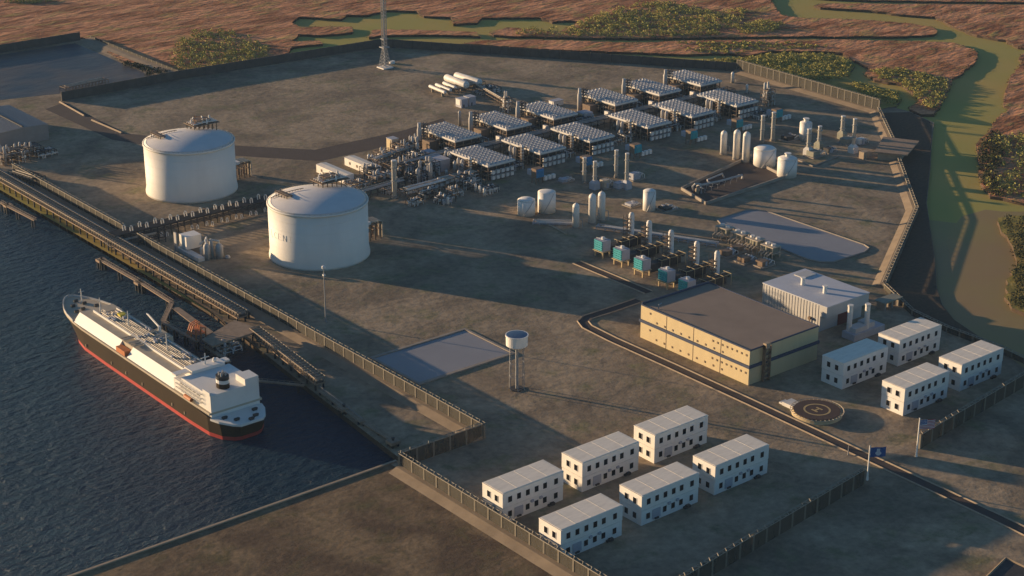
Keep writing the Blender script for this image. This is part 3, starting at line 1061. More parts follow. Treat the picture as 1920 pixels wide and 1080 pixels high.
def flag(px, pyb, pyt, label, kind):
    o, h = pole(px, pyb, pyt, label, name="flagpole", cat="flagpole", r_=0.55, lamp=False, m='white')
    f = MB()
    W_, H_ = 10.5, 6.6
    nx = 22
    ang = -YAW + 0.25
    def pt(u, v):
        off = 0.5 * math.sin(u * 7) * u
        x = 0.6 + u * W_
        return (x * math.cos(ang) - off * math.sin(ang), x * math.sin(ang) + off * math.cos(ang), h - 0.6 - H_ * (1 - v) - 0.6 * u)
    ny = 13
    for i in range(nx):
        for j in range(ny):
            q = [pt(i / nx, j / ny), pt((i + 1) / nx, j / ny), pt((i + 1) / nx, (j + 1) / ny), pt(i / nx, (j + 1) / ny)]
            if kind == 'stripes':
                f.cur = 0 if j % 2 == 0 else 1
                if i < nx * 0.42 and j >= 6:
                    f.cur = 2 if not (i % 2 and j % 2 == 0) else 1
            else:
                uu, vv = (i + .5) / nx - .5, (j + .5) / ny - .5
                f.cur = 1 if (uu * 2.8) ** 2 + (vv * 2.2 + 0.25) ** 2 < 0.22 or (abs(uu) < .07 and vv < .35 and vv > -.3) else 2
            f.add(q, [(0, 1, 2, 3)])
    fo = f.build("flag", ['flagred', 'flagwhite', 'flagblue'], o)
    sm = fo.modifiers.new("thickness", 'SOLIDIFY')
    sm.thickness = 0.06
    MB().lathe(0, 0, [(0.4, h), (0.6, h + .5), (0.1, h + 1)], 8).build("finial", 'pale', o)


flag(1718, 856, 786, "white flagpole with a stars and stripes flag at the end of the right wall", 'stripes')
flag(1626, 900, 838, "white flagpole with a blue flag bearing a white emblem beside the road", 'emblem')

# ================================================================ HELIPAD
c = at(1532, 768, 3.2)
o = root("helipad", (c[0], c[1], 0), "round raised helipad with a yellow ring and a letter H", "helipad")
RR = 25.5 / 1.0
# radius from its 94 px width
RR = (Vector(at(1579, 768, 3.2)) - Vector(at(1485, 768, 3.2))).length / 2 * 0.93
MB().lathe(0, 0, [(RR * 0.93, 2.2), (RR, 2.6), (RR, 3.2)], 48).build("deck", 'pad', o)
mb = MB()
n = 64
for k in range(n):
    a, b_ = 2 * math.pi * k / n, 2 * math.pi * (k + 1) / n
    r0, r1 = RR * 0.50, RR * 0.585
    mb.add([(r0 * math.cos(a), r0 * math.sin(a), 3.26), (r1 * math.cos(a), r1 * math.sin(a), 3.26), (r1 * math.cos(b_), r1 * math.sin(b_), 3.26), (r0 * math.cos(b_), r0 * math.sin(b_), 3.26)], [(0, 1, 2, 3)])
mb.build("ring_marking", 'mark', o)
mb = MB()
k = RR * 0.2
ca, sa = math.cos(0.0), math.sin(0.0)
for (x0, y0, x1, y1) in ((-k, -k * .85, -k * .6, k * .85), (k * .6, -k * .85, k, k * .85), (-k * .6, -k * .2, k * .6, k * .2)):
    mb.box(x0, y0, 3.22, x1, y1, 3.28)
mb.build("h_marking", 'mark', o)
mb = MB()
for k in range(36):
    a = 2 * math.pi * k / 36
    ca, sa = math.cos(a), math.sin(a)
    mb.bar((RR * ca, RR * sa, 2.8), ((RR + 2.2) * ca, (RR + 2.2) * sa, 3.1), 0.3)
    mb.bar((RR * .92 * ca, RR * .92 * sa, 0), (RR * .92 * ca, RR * .92 * sa, 2.4), 0.5)
mb.tube([((RR + 2.2) * math.cos(2 * math.pi * k / 48), (RR + 2.2) * math.sin(2 * math.pi * k / 48), 3.1) for k in range(49)], 0.25, 4)
mb.build("safety_net", 'pipe', o)
MB().lathe(0, 0, [(RR * 1.08, 0), (RR * 1.04, .6), (RR * .92, 2.2)], 36).build("skirt", 'legbeige', o)
a = math.radians(100)
mb = MB()
mb.cbox((RR + 4) * math.cos(a), (RR + 4) * math.sin(a), 0, 9, 9, 2.6)
mb.cbox((RR + 9.5) * math.cos(a), (RR + 9.5) * math.sin(a), 0, 6, 5, 1.3)
mb.build("access_ramp", 'pale', o)

# ================================================================ SHEDS and HANGAR
def gable(name, x0, y0, x1, y1, h, ridge, mw, mr, label, cat):
    o = root(name, (x0, y0, 0), label, cat)
    MB().box(x0, y0, 0, x1, y1, h).build("wall", mw, o, True)
    xm = (x0 + x1) / 2
    mb = MB()
    mb.add([(x0 - .4, y0 - .4, h), (x1 + .4, y0 - .4, h), (xm, y0 - .4, h + ridge), (x0 - .4, y1 + .4, h), (x1 + .4, y1 + .4, h), (xm, y1 + .4, h + ridge)],
           [(0, 1, 2), (3, 5, 4), (0, 2, 5, 3), (1, 4, 5, 2), (0, 3, 4, 1)])
    mb.build("roof", mr, o, True)
    return o


o = gable("long_shed", 845, 1291, 856, 1338, 7.6, 0.6, 'white', 'whiteroof', "left one of two long cream sheds behind the nearer big tank", "shed")
MB().box(844.7, 1300, 2.5, 844.98, 1302, 5).box(844.7, 1328, 2.5, 844.98, 1330, 5).build("door", 'steel', o, True)
o = gable("long_shed", 878.5, 1294, 889.5, 1340, 7.6, 0.6, 'white', 'whiteroof', "right one of two long cream sheds, next to the process piping", "shed")
MB().box(878.2, 1330, 2.5, 878.48, 1332, 5).box(878.2, 1318, 2.5, 878.48, 1320, 5).build("door", 'steel', o, True)
o = gable("hangar", 643, 1599, 695, 1692, 16.0, 1.6, 'hangar', 'hangar', "big grey gabled hangar at the left edge of the site", "hangar")
MB().box(668.1, 1600, 17.2, 669.9, 1691, 18.3).build("ridge_vent", 'dsteel', o, True)
mb = MB()
for k in range(24):
    y = 1601 + k * 3.85
    for s_ in (-1, 1):
        mb.bar((669 + s_ * 1.5, y, 17.55), (669 + s_ * 26, y, 16.05), 0.25)
mb.build("roof_rib", 'hangar', o, True)

# dark building cut by the lower right corner
o = root("dark_roof_building", (775, 449, 0), "dark flat roof with a lit rim at the bottom right corner", "building")
q = [at(1885, 1056), at(2040, 1130), at(1960, 1230), at(1800, 1140)]
q = [(p_[0] - 0, p_[1]) for p_ in q]
MB().prism(q, 0, 3).build("wall", 'concrete', o, True)
mb = MB()
for i in range(4):
    a, b_ = q[i], q[(i + 1) % 4]
    mb.bar((a[0], a[1], 3.2), (b_[0], b_[1], 3.2), 1.0)
mb.build("rim", 'apron', o, True)
MB().prism(q, 3.01, 3.1).build("roof", 'dsteel', o, True)


# ================================================================ VESSELS, TANKS, STACKS
def px_radius(px, py, wpx):
    a, b_ = Vector(at(px - wpx / 2, py)), Vector(at(px + wpx / 2, py))
    return (b_ - a).length / 2


def vessel(px, pyb, pyt, wpx, label, m='white', group="upright white vessels"):
    h = height_at(px, pyb - 2, pyt)
    r_ = px_radius(px, pyb, wpx)
    o = root("upright_vessel", at(px, pyb - 2) + (0,), label, "vessel", group)
    MB().lathe(0, 0, [(r_, 1.5), (r_, h - r_ * 0.9), (r_ * 0.86, h - r_ * .45), (r_ * .5, h - r_ * .12), (0.05, h)], 20).build("shell", m, o, smooth=True)
    MB().lathe(0, 0, [(r_ * 1.12, 0), (r_ * 1.12, 1.5)], 16).build("skirt", 'concrete', o)
    mb = MB()
    mb.bar((-r_ - .4, 0, 1), (-r_ - .4, 0, h - r_), 0.35)
    mb.tube([(r_ * .9, -r_ * .5, h * .35), (r_ + 2, -r_, h * .33), (r_ + 2, -r_, .5)], .35, 6)
    mb.lathe(0, 0, [(0.5, h - .2), (0.5, h + .8)], 8)
    mb.build("nozzle_pipe", 'gsteel', o)
    return o


def drum_tank(px, pyb, pyt, wpx, label, dome=0.25, knob=False):
    r_ = px_radius(px, pyb, wpx)
    # base centre sits behind the near edge
    yb = pyb - wpx * 0.2
    h = height_at(px, yb, pyt + wpx * 0.16)
    o = root("drum_tank", at(px, yb) + (0,), label, "tank", "small white drum tanks")
    MB().lathe(0, 0, [(r_, 0), (r_, h)], 40).build("shell", 'white', o, smooth=True)
    MB().lathe(0, 0, [(r_, h + .01), (r_ * .8, h + r_ * dome * .5), (r_ * .45, h + r_ * dome * .85), (0.05, h + r_ * dome)], 40).build("roof", 'white', o, smooth=True)
    mb = MB()
    for k in range(16):
        t = 2 * math.pi * k / 16
        mb.bar((r_ * .97 * math.cos(t), r_ * .97 * math.sin(t), h), (r_ * .97 * math.cos(t), r_ * .97 * math.sin(t), h + 1), .12)
    for k in range(10):
        t, t2_ = 3.6 + k * .12, 3.6 + (k + 1) * .12
        mb.bar(((r_ + .4) * math.cos(t), (r_ + .4) * math.sin(t), h * k / 10), ((r_ + .4) * math.cos(t2_), (r_ + .4) * math.sin(t2_), h * (k + 1) / 10), .3)
    mb.build("handrail", 'gsteel', o)
    if knob:
        MB().lathe(0, 0, [(2.2, h + r_ * dome * .8), (2.2, h + r_ * dome + 2), (3.2, h + r_ * dome + 2.1), (3.2, h + r_ * dome + 3)], 12).build("roof_vent", 'white', o)
    return o


def stack(px, pyb, pyt, wpx, label, box=None, bm='greenb'):
    h = height_at(px, pyb - 2, pyt)
    r_ = px_radius(px, pyb, wpx)
    o = root("exhaust_stack", at(px, pyb - 2) + (0,), label, "exhaust stack", "slim exhaust stacks")
    z0 = 8 if box else 0
    MB().lathe(0, 0, [(r_ * 1.0, z0), (r_, h - 1.2), (r_ * 1.12, h - 1.1), (r_ * 1.12, h)], 16).build("flue", 'pale', o, smooth=True)
    mb = MB()
    for z in (h * .45, h * .8):
        mb.lathe(0, 0, [(r_ + .02, z), (r_ + 1, z), (r_ + 1, z + .3), (r_ + .02, z + .3)], 16, cap=False)
    mb.build("platform", 'gsteel', o)
    if box:
        mb = MB()
        mb.box(-3.4, -3.8, 0, 3.4, 3.8, 6)
        mb.add([(-3.4, -3.8, 6.01), (3.4, -3.8, 6.01), (3.4, 3.8, 6.01), (-3.4, 3.8, 6.01), (-r_, -r_, 8.6), (r_, -r_, 8.6), (r_, r_, 8.6), (-r_, r_, 8.6)],
               [(0, 1, 5, 4), (1, 2, 6, 5), (2, 3, 7, 6), (3, 0, 4, 7), (4, 5, 6, 7)])
        mb.build("base_casing", bm, o)
    else:
        MB().lathe(0, 0, [(r_ * 1.4, 0), (r_ * 1.4, 2)], 12).build("footing", 'concrete', o)
    return o


vessel(1356, 291, 245, 12, "small upright white vessel left of the river-side vessel pair")
vessel(1380, 301, 243, 13, "left one of the pair of tall white vessels behind the square bund")
vessel(1398, 306, 247, 14, "right one of the pair of tall white vessels behind the square bund")
vessel(1079.5, 429, 381, 13, "shortest upright white vessel, right of the two round tanks")
vessel(1110, 421, 363, 14, "left one of the close pair of white vessels in the centre")
vessel(1127.5, 416, 359, 14, "right one of the close pair of white vessels in the centre")
drum_tank(987, 408, 369, 33.5, "shorter round white tank left of its taller neighbour in the centre")
drum_tank(1025, 403, 354, 34, "taller round white tank right of its shorter neighbour in the centre", 0.12)
drum_tank(1217, 398, 354, 24, "lone tall white tank with pipework round its base", .3)
drum_tank(1433, 318, 272, 42, "wide white tank with a rounded roof beside the bund corner", .3)
drum_tank(1475, 337, 291, 37, "white tank with a vent on its conical roof", .25, knob=True)
drum_tank(1509.5, 266, 226, 23, "white tank in shade behind the slim stacks", .25, knob=True)
stack(1428.5, 268, 216, 7, "slim stack, left one of the shaded pair behind the wide white tank")
stack(1448.5, 266, 210, 7.5, "slim stack, right one of the shaded pair behind the wide white tank")
stack(1515, 293, 241, 7.5, "slim stack on a generator casing right of the vented tank", True, 'greyclad')
stack(1535, 282, 236, 7, "slim stack just right of the stack beside the vented tank", True)
stack(1578.5, 262, 217, 7.5, "slim stack, left one of the pair nearest the pump house", True)
stack(1599, 288, 222, 7, "slim stack nearest the pump house with a pale casing at its foot", True, 'pale')
stack(1095.5, 345, 295, 7, "slim stack in front of the dark blue intake house")
stack(1115, 356, 302, 7, "slim stack right of the dark blue intake house", True, 'greybox')
stack(1155, 335, 281, 7, "slim stack, left one of the pair right of the centre intake house")
stack(1174.5, 356, 287, 7, "slim stack with a broad grey casing right of the centre", True, 'greybox')
stack(740, 373, 300, 9, "tall silver column standing alone at the left of the process area")


def skid(px, py, sx, sy, h, label, m='greenb', cat='equipment skid', rz=0.0, seed=0):
    o = root("equipment_skid", at(px, py) + (0,), label, cat)
    rnd = random.Random(seed + int(px))
    MB().cbox(0, 0, 0, sx, sy, 1.0).build("base", 'concrete', o)
    mb = MB()
    mb.box(-sx * .4, -sy * .35, 1.01, sx * .1, sy * .3, h)
    mb.build("casing", m, o)
    mb = MB()
    mb.tube([(sx * .12, 0, 1.5 + h * .3), (sx * .45, 0, 1.5 + h * .3)], h * .25, 10)
    mb.build("turbine", 'gsteel', o)
    mb = MB()
    for k in range(4):
        y = -sy * .4 + k * sy * .25
        mb.tube([(sx * .05, y, h * .5), (sx * .3, y, h * .9), (sx * .46, y, h * .6), (sx * .46, y, 1)], .35, 6)
    mb.build("pipe", 'pale', o)
    mb = MB()
    for k in range(3):
        mb.cbox(rnd.uniform(-.3, .3) * sx, rnd.uniform(-.4, .4) * sy, 1.01, 2, 2.2, h * rnd.uniform(.5, .9))
    mb.build("cabinet", 'greybox', o)
    return o


skid(1528, 292, 20, 14, 6, "green-beige generator casing between the two slim stacks right of the vented tank")
skid(1590, 268, 20, 14, 6, "green-beige machinery between the slim stacks nearest the pump house")
skid(1615, 270, 14, 9, 6.5, "pale round-topped unit beside the stack nearest the pump house", 'pale')
skid(1136, 352, 13, 10, 8.5, "beige ribbed casing right of the stacks by the dark blue intake house", 'pipe')
skid(1192, 336, 16, 10, 7, "grey casing behind the broad cased stack", 'greybox')
skid(1165, 352, 18, 12, 6, "grey shaded machinery at the foot of the two centre stacks", 'greybox')
skid(1060, 340, 16, 10, 3.5, "low grey skid in the shade left of the centre stacks", 'greybox')
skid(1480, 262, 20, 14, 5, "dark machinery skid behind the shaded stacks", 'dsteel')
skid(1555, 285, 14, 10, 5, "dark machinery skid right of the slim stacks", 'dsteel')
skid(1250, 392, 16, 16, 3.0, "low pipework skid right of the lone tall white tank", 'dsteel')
skid(1185, 385, 14, 12, 3.0, "low grey pipework skid left of the lone tall white tank", 'greybox')

# low kerb lines of plinths
def kerb_line(pts, label, w_=1.0, h=1.2, m='concrete'):
    mb = MB()
    P = [at(*p) for p in pts]
    for i in range(len(P) - 1):
        mb.bar((P[i][0], P[i][1], h / 2), (P[i + 1][0], P[i + 1][1], h / 2), w_)
    return tag(mb.build("low_kerb", m), label, "kerb")


kerb_line([(1497, 302), (1524, 313), (1572, 294)], "low concrete kerb under the slim stacks at the right")
kerb_line([(1000, 414), (1035, 425), (1062, 440)], "low concrete kerb in front of the round tank pair", m='kerb')


# square bund with looped pipework
q = [at(1278, 356), at(1324, 384), at(1472, 334), at(1402, 298)]
o = root("containment_bund", q[0] + (0,), "square tan-walled bund enclosing a looped pipe", "bund")
b = MB()
for i in range(4):
    a, c_ = Vector(q[i]), Vector(q[(i + 1) % 4])
    d = (c_ - a).normalized()
    n_ = Vector((-d.y, d.x)) * 0.7
    e_ = d * 0.0
    h_ = 2.8
    b.prism([(a.x + n_.x, a.y + n_.y), (a.x - n_.x, a.y - n_.y), (c_.x - n_.x, c_.y - n_.y), (c_.x + n_.x, c_.y + n_.y)], 0.05 + 0.01 * i, h_ + 0.01 * i)
b.build("bund_wall", 'concrete', o, True)
MB().prism(q, 0.02, 0.2).build("floor", 'road', o, True)
a, b_ = Vector(at(1310, 362)), Vector(at(1388, 335))
d = (b_ - a)
L = d.length
o = root("pipe_manifold", (a.x, a.y, 0), "grey looped pipe manifold inside the square bund", "pipework", rz=math.atan2(d.y, d.x))
mb = MB()
mb.tube([(0, 6, .5), (-3, 5, 6), (-2, 3, 8.5), (1, 1, 8.5), (4, 0, 7), (L * .5, -1, 5), (L, -2, 4), (L, -2, .5)], 1.0, 8)
mb.tube([(L * .35, 1, 4), (L * .33, 6, 5), (L * .4, 10, 5), (L * .8, 12, 5), (L * .85, 12, .5)], .8, 8)
mb.tube([(0, -3, .5), (0, -3, 6), (1, 0, 7.5), (1, 3, 6), (1, 4, .5)], .8, 8)
mb.build("pipe", 'silver', o)
mb = MB()
for k in range(7):
    x = 4 + (L - 5) * k / 6
    mb.bar((x, -4, 0), (x, -4, 4), .4)
    mb.bar((x, 2, 0), (x, 2, 4), .4)
    mb.bar((x, -4, 4), (x, 2, 4), .4)
mb.build("support", 'gsteel', o)
MB().lathe(-1, 1, [(2, 0), (2, 4), (1, 5.5)], 12).build("pump", 'kerb', o)


# ================================================================ ELEVATED TEAL INTAKES with HRSG casings and columns
def intake_unit(px, py, cpx, cpyb, cpyt, label):
    """teal louvred intake box on beige legs, its duct, casing and silver column behind"""
    b0 = Vector(at(px, py))
    c0 = Vector(at(cpx, cpyb))
    o = root("turbine_unit", (b0.x, b0.y, 0), label, "turbine unit", "turbine units with raised teal intakes")
    W_, D_, H_ = 8.5, 10.5, 9.0
    z0 = 5.6
    MB().box(0, 0, z0, W_, D_, z0 + H_).build("intake_casing", 'greybox', o)
    mb = MB()
    mb.box(-0.5, 0.5, z0 + .4, -0.01, D_ - .5, z0 + H_ - .3)
    for k in range(5):
        z = z0 + 1 + k * 1.9
        mb.box(-1.2, 0.5, z, -.5, D_ - .5, z + .5)
    mb.build("louvre_face", 'teal', o)
    lg = MB().cbox(0, 0, 0, 1.0, 1.0, z0).build("leg", 'legbeige', o)
    lg.location = (.6, .6, 0)
    for (x, y) in ((.6, D_ - .6), (W_ - .6, .6), (W_ - .6, D_ - .6)):
        inst(lg, o, (x, y, 0))
    mb = MB()
    mb.box(-1.5, -.8, z0 - .5, W_ + .5, D_ + .5, z0 - .02)
    mb.build("platform", 'legbeige', o)
    mb = MB()
    mb.lathe(W_ * .6, D_ * .5, [(1.6, z0 + H_), (1.6, z0 + H_ + 1.6), (.8, z0 + H_ + 2)], 10)
    mb.bar((1, 1, z0 + H_), (1, 1, z0 + H_ + 1.3), .3)
    mb.bar((1, 1, z0 + H_ + 1.3), (1, D_ - 1, z0 + H_ + 1.3), .25)
    mb.build("roof_fan", 'white', o)
    cx, cy = c0.x - b0.x, c0.y - b0.y
    # gas turbine and heat recovery casing between intake and column
    mb = MB()
    mb.box(W_ + .5, 2, 1, W_ + 12, D_ - 2, 8)
    mb.build("turbine_enclosure", 'dsteel', o)
    mb = MB()
    mb.box(W_ + 12.5, 3, 1.5, cx - 6, D_ - 2.5, 7.5)
    mb.tube([(W_ + 12, D_ * .5, 8.6), (cx - 5, D_ * .5, 8.6), (cx - 1, D_ * .5, 6)], 1.2, 8)
    mb.build("recovery_casing", 'dsteel', o)
    mb = MB()
    for k in range(4):
        x = W_ + 13 + k * (cx - W_ - 16) / 3
        mb.bar((x, .7, 0), (x, .7, 9.5), .4)
        mb.bar((x, D_ - .7, 0), (x, D_ - .7, 9.5), .4)
        mb.bar((x, .7, 9.5), (x, D_ - .7, 9.5), .4)
    mb.bar((W_ + 13, .7, 9.5), (cx - 3, .7, 9.5), .4)
    mb.build("frame", 'legbeige', o)
    h = height_at(cpx, cpyb, cpyt)
    r_ = px_radius(cpx, cpyb, 11)
    mb = MB()
    mb.lathe(cx, cy, [(r_ * 1.1, 0), (r_ * 1.1, 2), (r_, 2.1), (r_, h - r_), (r_ * .7, h - .5), (.1, h)], 18)
    mb.build("column", 'pale', o, smooth=True)
    mb = MB()
    for z in [4 + 3.6 * k for k in range(int((h - 5) / 3.6))]:
        mb.box(cx - r_ - 4.2, cy - 2.5, z, cx - r_ - .1, cy + 3, z + .35)
        mb.bar((cx - r_ - 4, cy - 2.3, z), (cx - r_ - .5, cy - 2.3, z + 3.4), .35)
    for (x, y) in ((-r_ - 4, -2.4), (-r_ - 4, 2.8), (-r_ - .4, 2.8)):
        mb.bar((cx + x, cy + y, 0), (cx + x, cy + y, h - 2), .5)
    mb.build("scaffold_stair", 'steel', o)
    mb = MB()
    for k in range(4):
        mb.tube([(cx + 1, cy - 2 - k, 2 + k), (cx + 9, cy - 2 - k, 2 + k), (cx + 9, cy - 2 - k, 0.3)], .4, 6)
    mb.build("pipe", 'pipe', o)
    return o


IU = [(1130, 485, 1183, 447, 398), (1166, 502, 1216, 463, 413), (1205, 521, 1257, 481, 431), (1251, 543, 1305, 502, 452), (1289, 562, 1343, 520, 470)]
IL = ["leftmost turbine unit with a raised teal intake box", "second turbine unit with a raised teal intake from the left", "middle turbine unit of the five with raised teal intakes",
      "fourth turbine unit with a raised teal intake, just left of the yellow building", "turbine unit whose teal intake is half hidden by the yellow building roof"]
for (a1, a2, a3, a4, a5), l in zip(IU, IL):
    intake_unit(a1, a2, a3, a4, a5, l)

# condenser frames along the east pond
def condenser(px, py, label):
    p = at(px, py)
    o = root("condenser_unit", p + (0,), label, "condenser", "condenser units along the east pond")
    mb = MB()
    for (x, y) in ((0, 0), (0, 13), (9, 0), (9, 13), (0, 6.5), (9, 6.5)):
        mb.bar((x, y, 0), (x, y, 9.5), .8)
    mb.box(-.5, -.5, 9.5, 9.5, 13.5, 10.3)
    mb.box(-.5, -.5, 4.5, 9.5, 13.5, 5)
    mb.build("frame", 'pipe', o)
    MB().box(1.2, 1.2, 5.01, 8, 12, 9).build("coil_casing", 'greenb', o)
    f_ = MB().lathe(0, 0, [(2.1, 0), (1.9, 1.6)], 12).build("fan_ring", 'pale', o)
    f_.location = (4.5, 3.5, 10.3)
    inst(f_, o, (4.5, 9.7, 10.3))
    mb = MB()
    for k in range(4):
        mb.tube([(-5, 1 + 3.4 * k, 1), (-5, 1 + 3.4 * k, 4), (0, 1 + 3.4 * k, 6)], .45, 6)
    mb.build("pipe", 'pipe', o)
    return o


for i, (px, py) in enumerate(((1362, 452), (1391, 463), (1419, 474), (1448, 487))):
    condenser(px, py, ORD[i] + " condenser frame from the left along the edge of the east pond")
for i, (px, py) in enumerate(((1364, 478), (1398, 490), (1432, 497), (1385, 470))):
    skid(px, py, 16, 12, 5, ["brown pipe skid left of the condenser row front", "brown pipe skid in the middle before the condenser row", "brown pipe skid at the right end before the condenser row", "small brown skid tucked under the condenser row"][i], 'steel')


# ================================================================ PIPE RACKS
def pipe_rack(a, b_, wdt, h, label, npipes=6, levels=1, step=8.0, pm='silver', sm='dsteel', seed=0, name="pipe_rack", deckz=None):
    a, b_ = Vector(a), Vector(b_)
    d = b_ - a
    L = d.length
    o = root(name, (a.x, a.y, 0), label, "pipe rack", rz=math.atan2(d.y, d.x))
    rnd = random.Random(seed)
    n = max(1, int(L / step))
    bent = None
    for i in range(n + 1):
        x = L * i / n
        if bent is None:
            mb = MB()
            for s_ in (-1, 1):
                mb.bar((0, s_ * wdt / 2, 0), (0, s_ * wdt / 2, h + .3), .6)
            for lv in range(levels):
                z = h - lv * h * .45
                mb.bar((0, -wdt / 2, z), (0, wdt / 2, z), .55)
            bent = mb.build("bent", sm, o)
        else:
            inst(bent, o, (x, 0, 0))
    mb = MB()
    for s_ in (-1, 1):
        mb.bar((0, s_ * wdt / 2, h), (L, s_ * wdt / 2, h), .5)
        for i in range(n):
            mb.bar((L * i / n, s_ * wdt / 2, h * .45), (L * (i + 1) / n, s_ * wdt / 2, h * .45), .4)
    mb.build("longeron", sm, o)
    for lv in range(levels):
        z = h - lv * h * .45
        for k in range(npipes):
            y = -wdt / 2 + wdt * (k + .6) / (npipes + .2) + rnd.uniform(-.3, .3)
            r_ = rnd.choice((.22, .3, .45))
            mb = MB()
            x0 = rnd.uniform(0, L * .1)
            x1 = L - rnd.uniform(0, L * .1)
            mb.tube([(x0, y, z + .3 + r_), (x1, y, z + .3 + r_)], r_, 7)
            mb.build("pipe", pm if rnd.random() < .7 else 'pipe', o)
    return o


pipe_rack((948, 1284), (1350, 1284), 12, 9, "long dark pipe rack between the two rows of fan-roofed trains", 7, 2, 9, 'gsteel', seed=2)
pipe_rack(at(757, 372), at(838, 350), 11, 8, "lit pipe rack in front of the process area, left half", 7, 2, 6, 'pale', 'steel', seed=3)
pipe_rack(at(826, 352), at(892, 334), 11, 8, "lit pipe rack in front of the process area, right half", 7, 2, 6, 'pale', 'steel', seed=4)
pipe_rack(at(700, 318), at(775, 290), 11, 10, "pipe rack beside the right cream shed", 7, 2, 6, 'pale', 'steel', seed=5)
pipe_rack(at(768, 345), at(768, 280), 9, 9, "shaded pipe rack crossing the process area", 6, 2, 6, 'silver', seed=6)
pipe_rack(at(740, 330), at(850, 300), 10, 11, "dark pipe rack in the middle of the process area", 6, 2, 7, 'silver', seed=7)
pipe_rack((765, 1240), (890, 1250), 9, 7, "low shaded pipe rack running from the big tank to the process area", 5, 1, 8, 'silver', seed=8)
pipe_rack(at(1000, 418), at(1075, 420), 9, 1.6, "ground level pale pipes before the round tank pair", 7, 1, 5, 'pale', 'greybox', seed=9)
pipe_rack(at(1120, 428), at(1345, 462), 6, 3, "low pipe run from the white vessels towards the condenser row", 4, 1, 8, 'pale', 'greybox', seed=10)

# shore pipeline with paired expansion loops
o = root("loop_pipeline", (608, 1275, 0), "pipeline with paired white expansion loops from the jetty to the big tanks", "pipeline")
mb = MB()
for i in range(24):
    x = 608 + i * 6.4
    for y in (1268, 1282):
        mb.bar((x, y, 0), (x, y, 9), .6)
    mb.bar((x, 1268, 9), (x, 1282, 9), .5)
    mb.bar((x, 1268, 4), (x, 1282, 4), .5)
mb.build("support_frame", 'dsteel', o, True)
mb = MB()
for y in (1269, 1271, 1273, 1275, 1277, 1279, 1281):
    mb.tube([(600, y, 9.9), (762, y, 9.9)], .55, 6)
for y in (1270, 1273, 1276, 1280):
    mb.tube([(600, y, 4.9), (762, y, 4.9)], .45, 6)
mb.build("pipe", 'dsteel', o, True)
lp = None
for k in range(10):
    x = 613 + k * 14.6
    for (dx, y0, z0, sc) in ((0, 1276, 10.2, 1.0), (4.2, 1271, 10.2, 1.0)) + (((0, 1266, 1.0, .8), (4.0, 1263.5, 1.0, .8)) if k not in (0, 3) else ()):
        if lp is None:
            mb = MB()
            mb.tube([(-1.1, 0, 0), (-1.1, .6, 3.4), (-.6, .8, 4.3), (.6, .8, 4.3), (1.1, .6, 3.4), (1.1, 0, 0)], .5, 6)
            lp = mb.build("expansion_loop", 'pale', o)
            c = lp
        else:
            c = inst(lp, o)
        c.location = (x + dx - 608, y0 - 1275, z0)
        c.scale = (sc, sc, sc)
mb = MB()
mb.box(690, 1262, .02, 760, 1268, .6)
mb.build("plinth", 'apron', o, True)
pipe_rack((592, 1266), (640, 1262), 16, 5, "dark pipe crossing over the waterfront wall gap", 6, 1, 6, 'dsteel', seed=11)

# compressor unit by the pipeline
p = at(372, 492)
o = root("compressor_unit", p + (0,), "white boxed compressor unit with upright silver cylinders behind the waterfront wall", "compressor")
MB().box(2, 22, 4, 16, 34, 15).build("cabin", 'white', o)
MB().box(0, 0, 0, 6, 36, 3.2).build("base_frame", 'pale', o)
MB().box(-2, 32, 0, -1, 36, 17).build("riser", 'silver', o)
mb = MB()
for (x, y, r_, h) in ((9, 1, 2.7, 14), (14, 2, 1.6, 17), (19, -2, 3.2, 12.5), (13, 8, 1.5, 15), (24, -6, 2.4, 2.5)):
    mb.lathe(x, y, [(r_, 0), (r_, h - r_ * .7), (r_ * .6, h - .2), (.1, h)], 14)
mb.build("cylinder", 'silver', o, smooth=True)
mb = MB()
mb.tube([(9, 1, 13), (10, 4, 16), (13, 8, 16.5), (15, 12, 13), (12, 18, 8)], .8, 8)
mb.tube([(14, 2, 16), (19, -2, 15), (19, -2, 12)], .7, 8)
mb.lathe(11, 13, [(1.8, 0), (1.8, 6), (1, 7)], 10)
mb.build("pipe", 'pale', o)
# parked small machine on shore
skid(300, 492, 10, 8, 2.2, "small pale pump skid on the shore beside the jetty", 'pale')


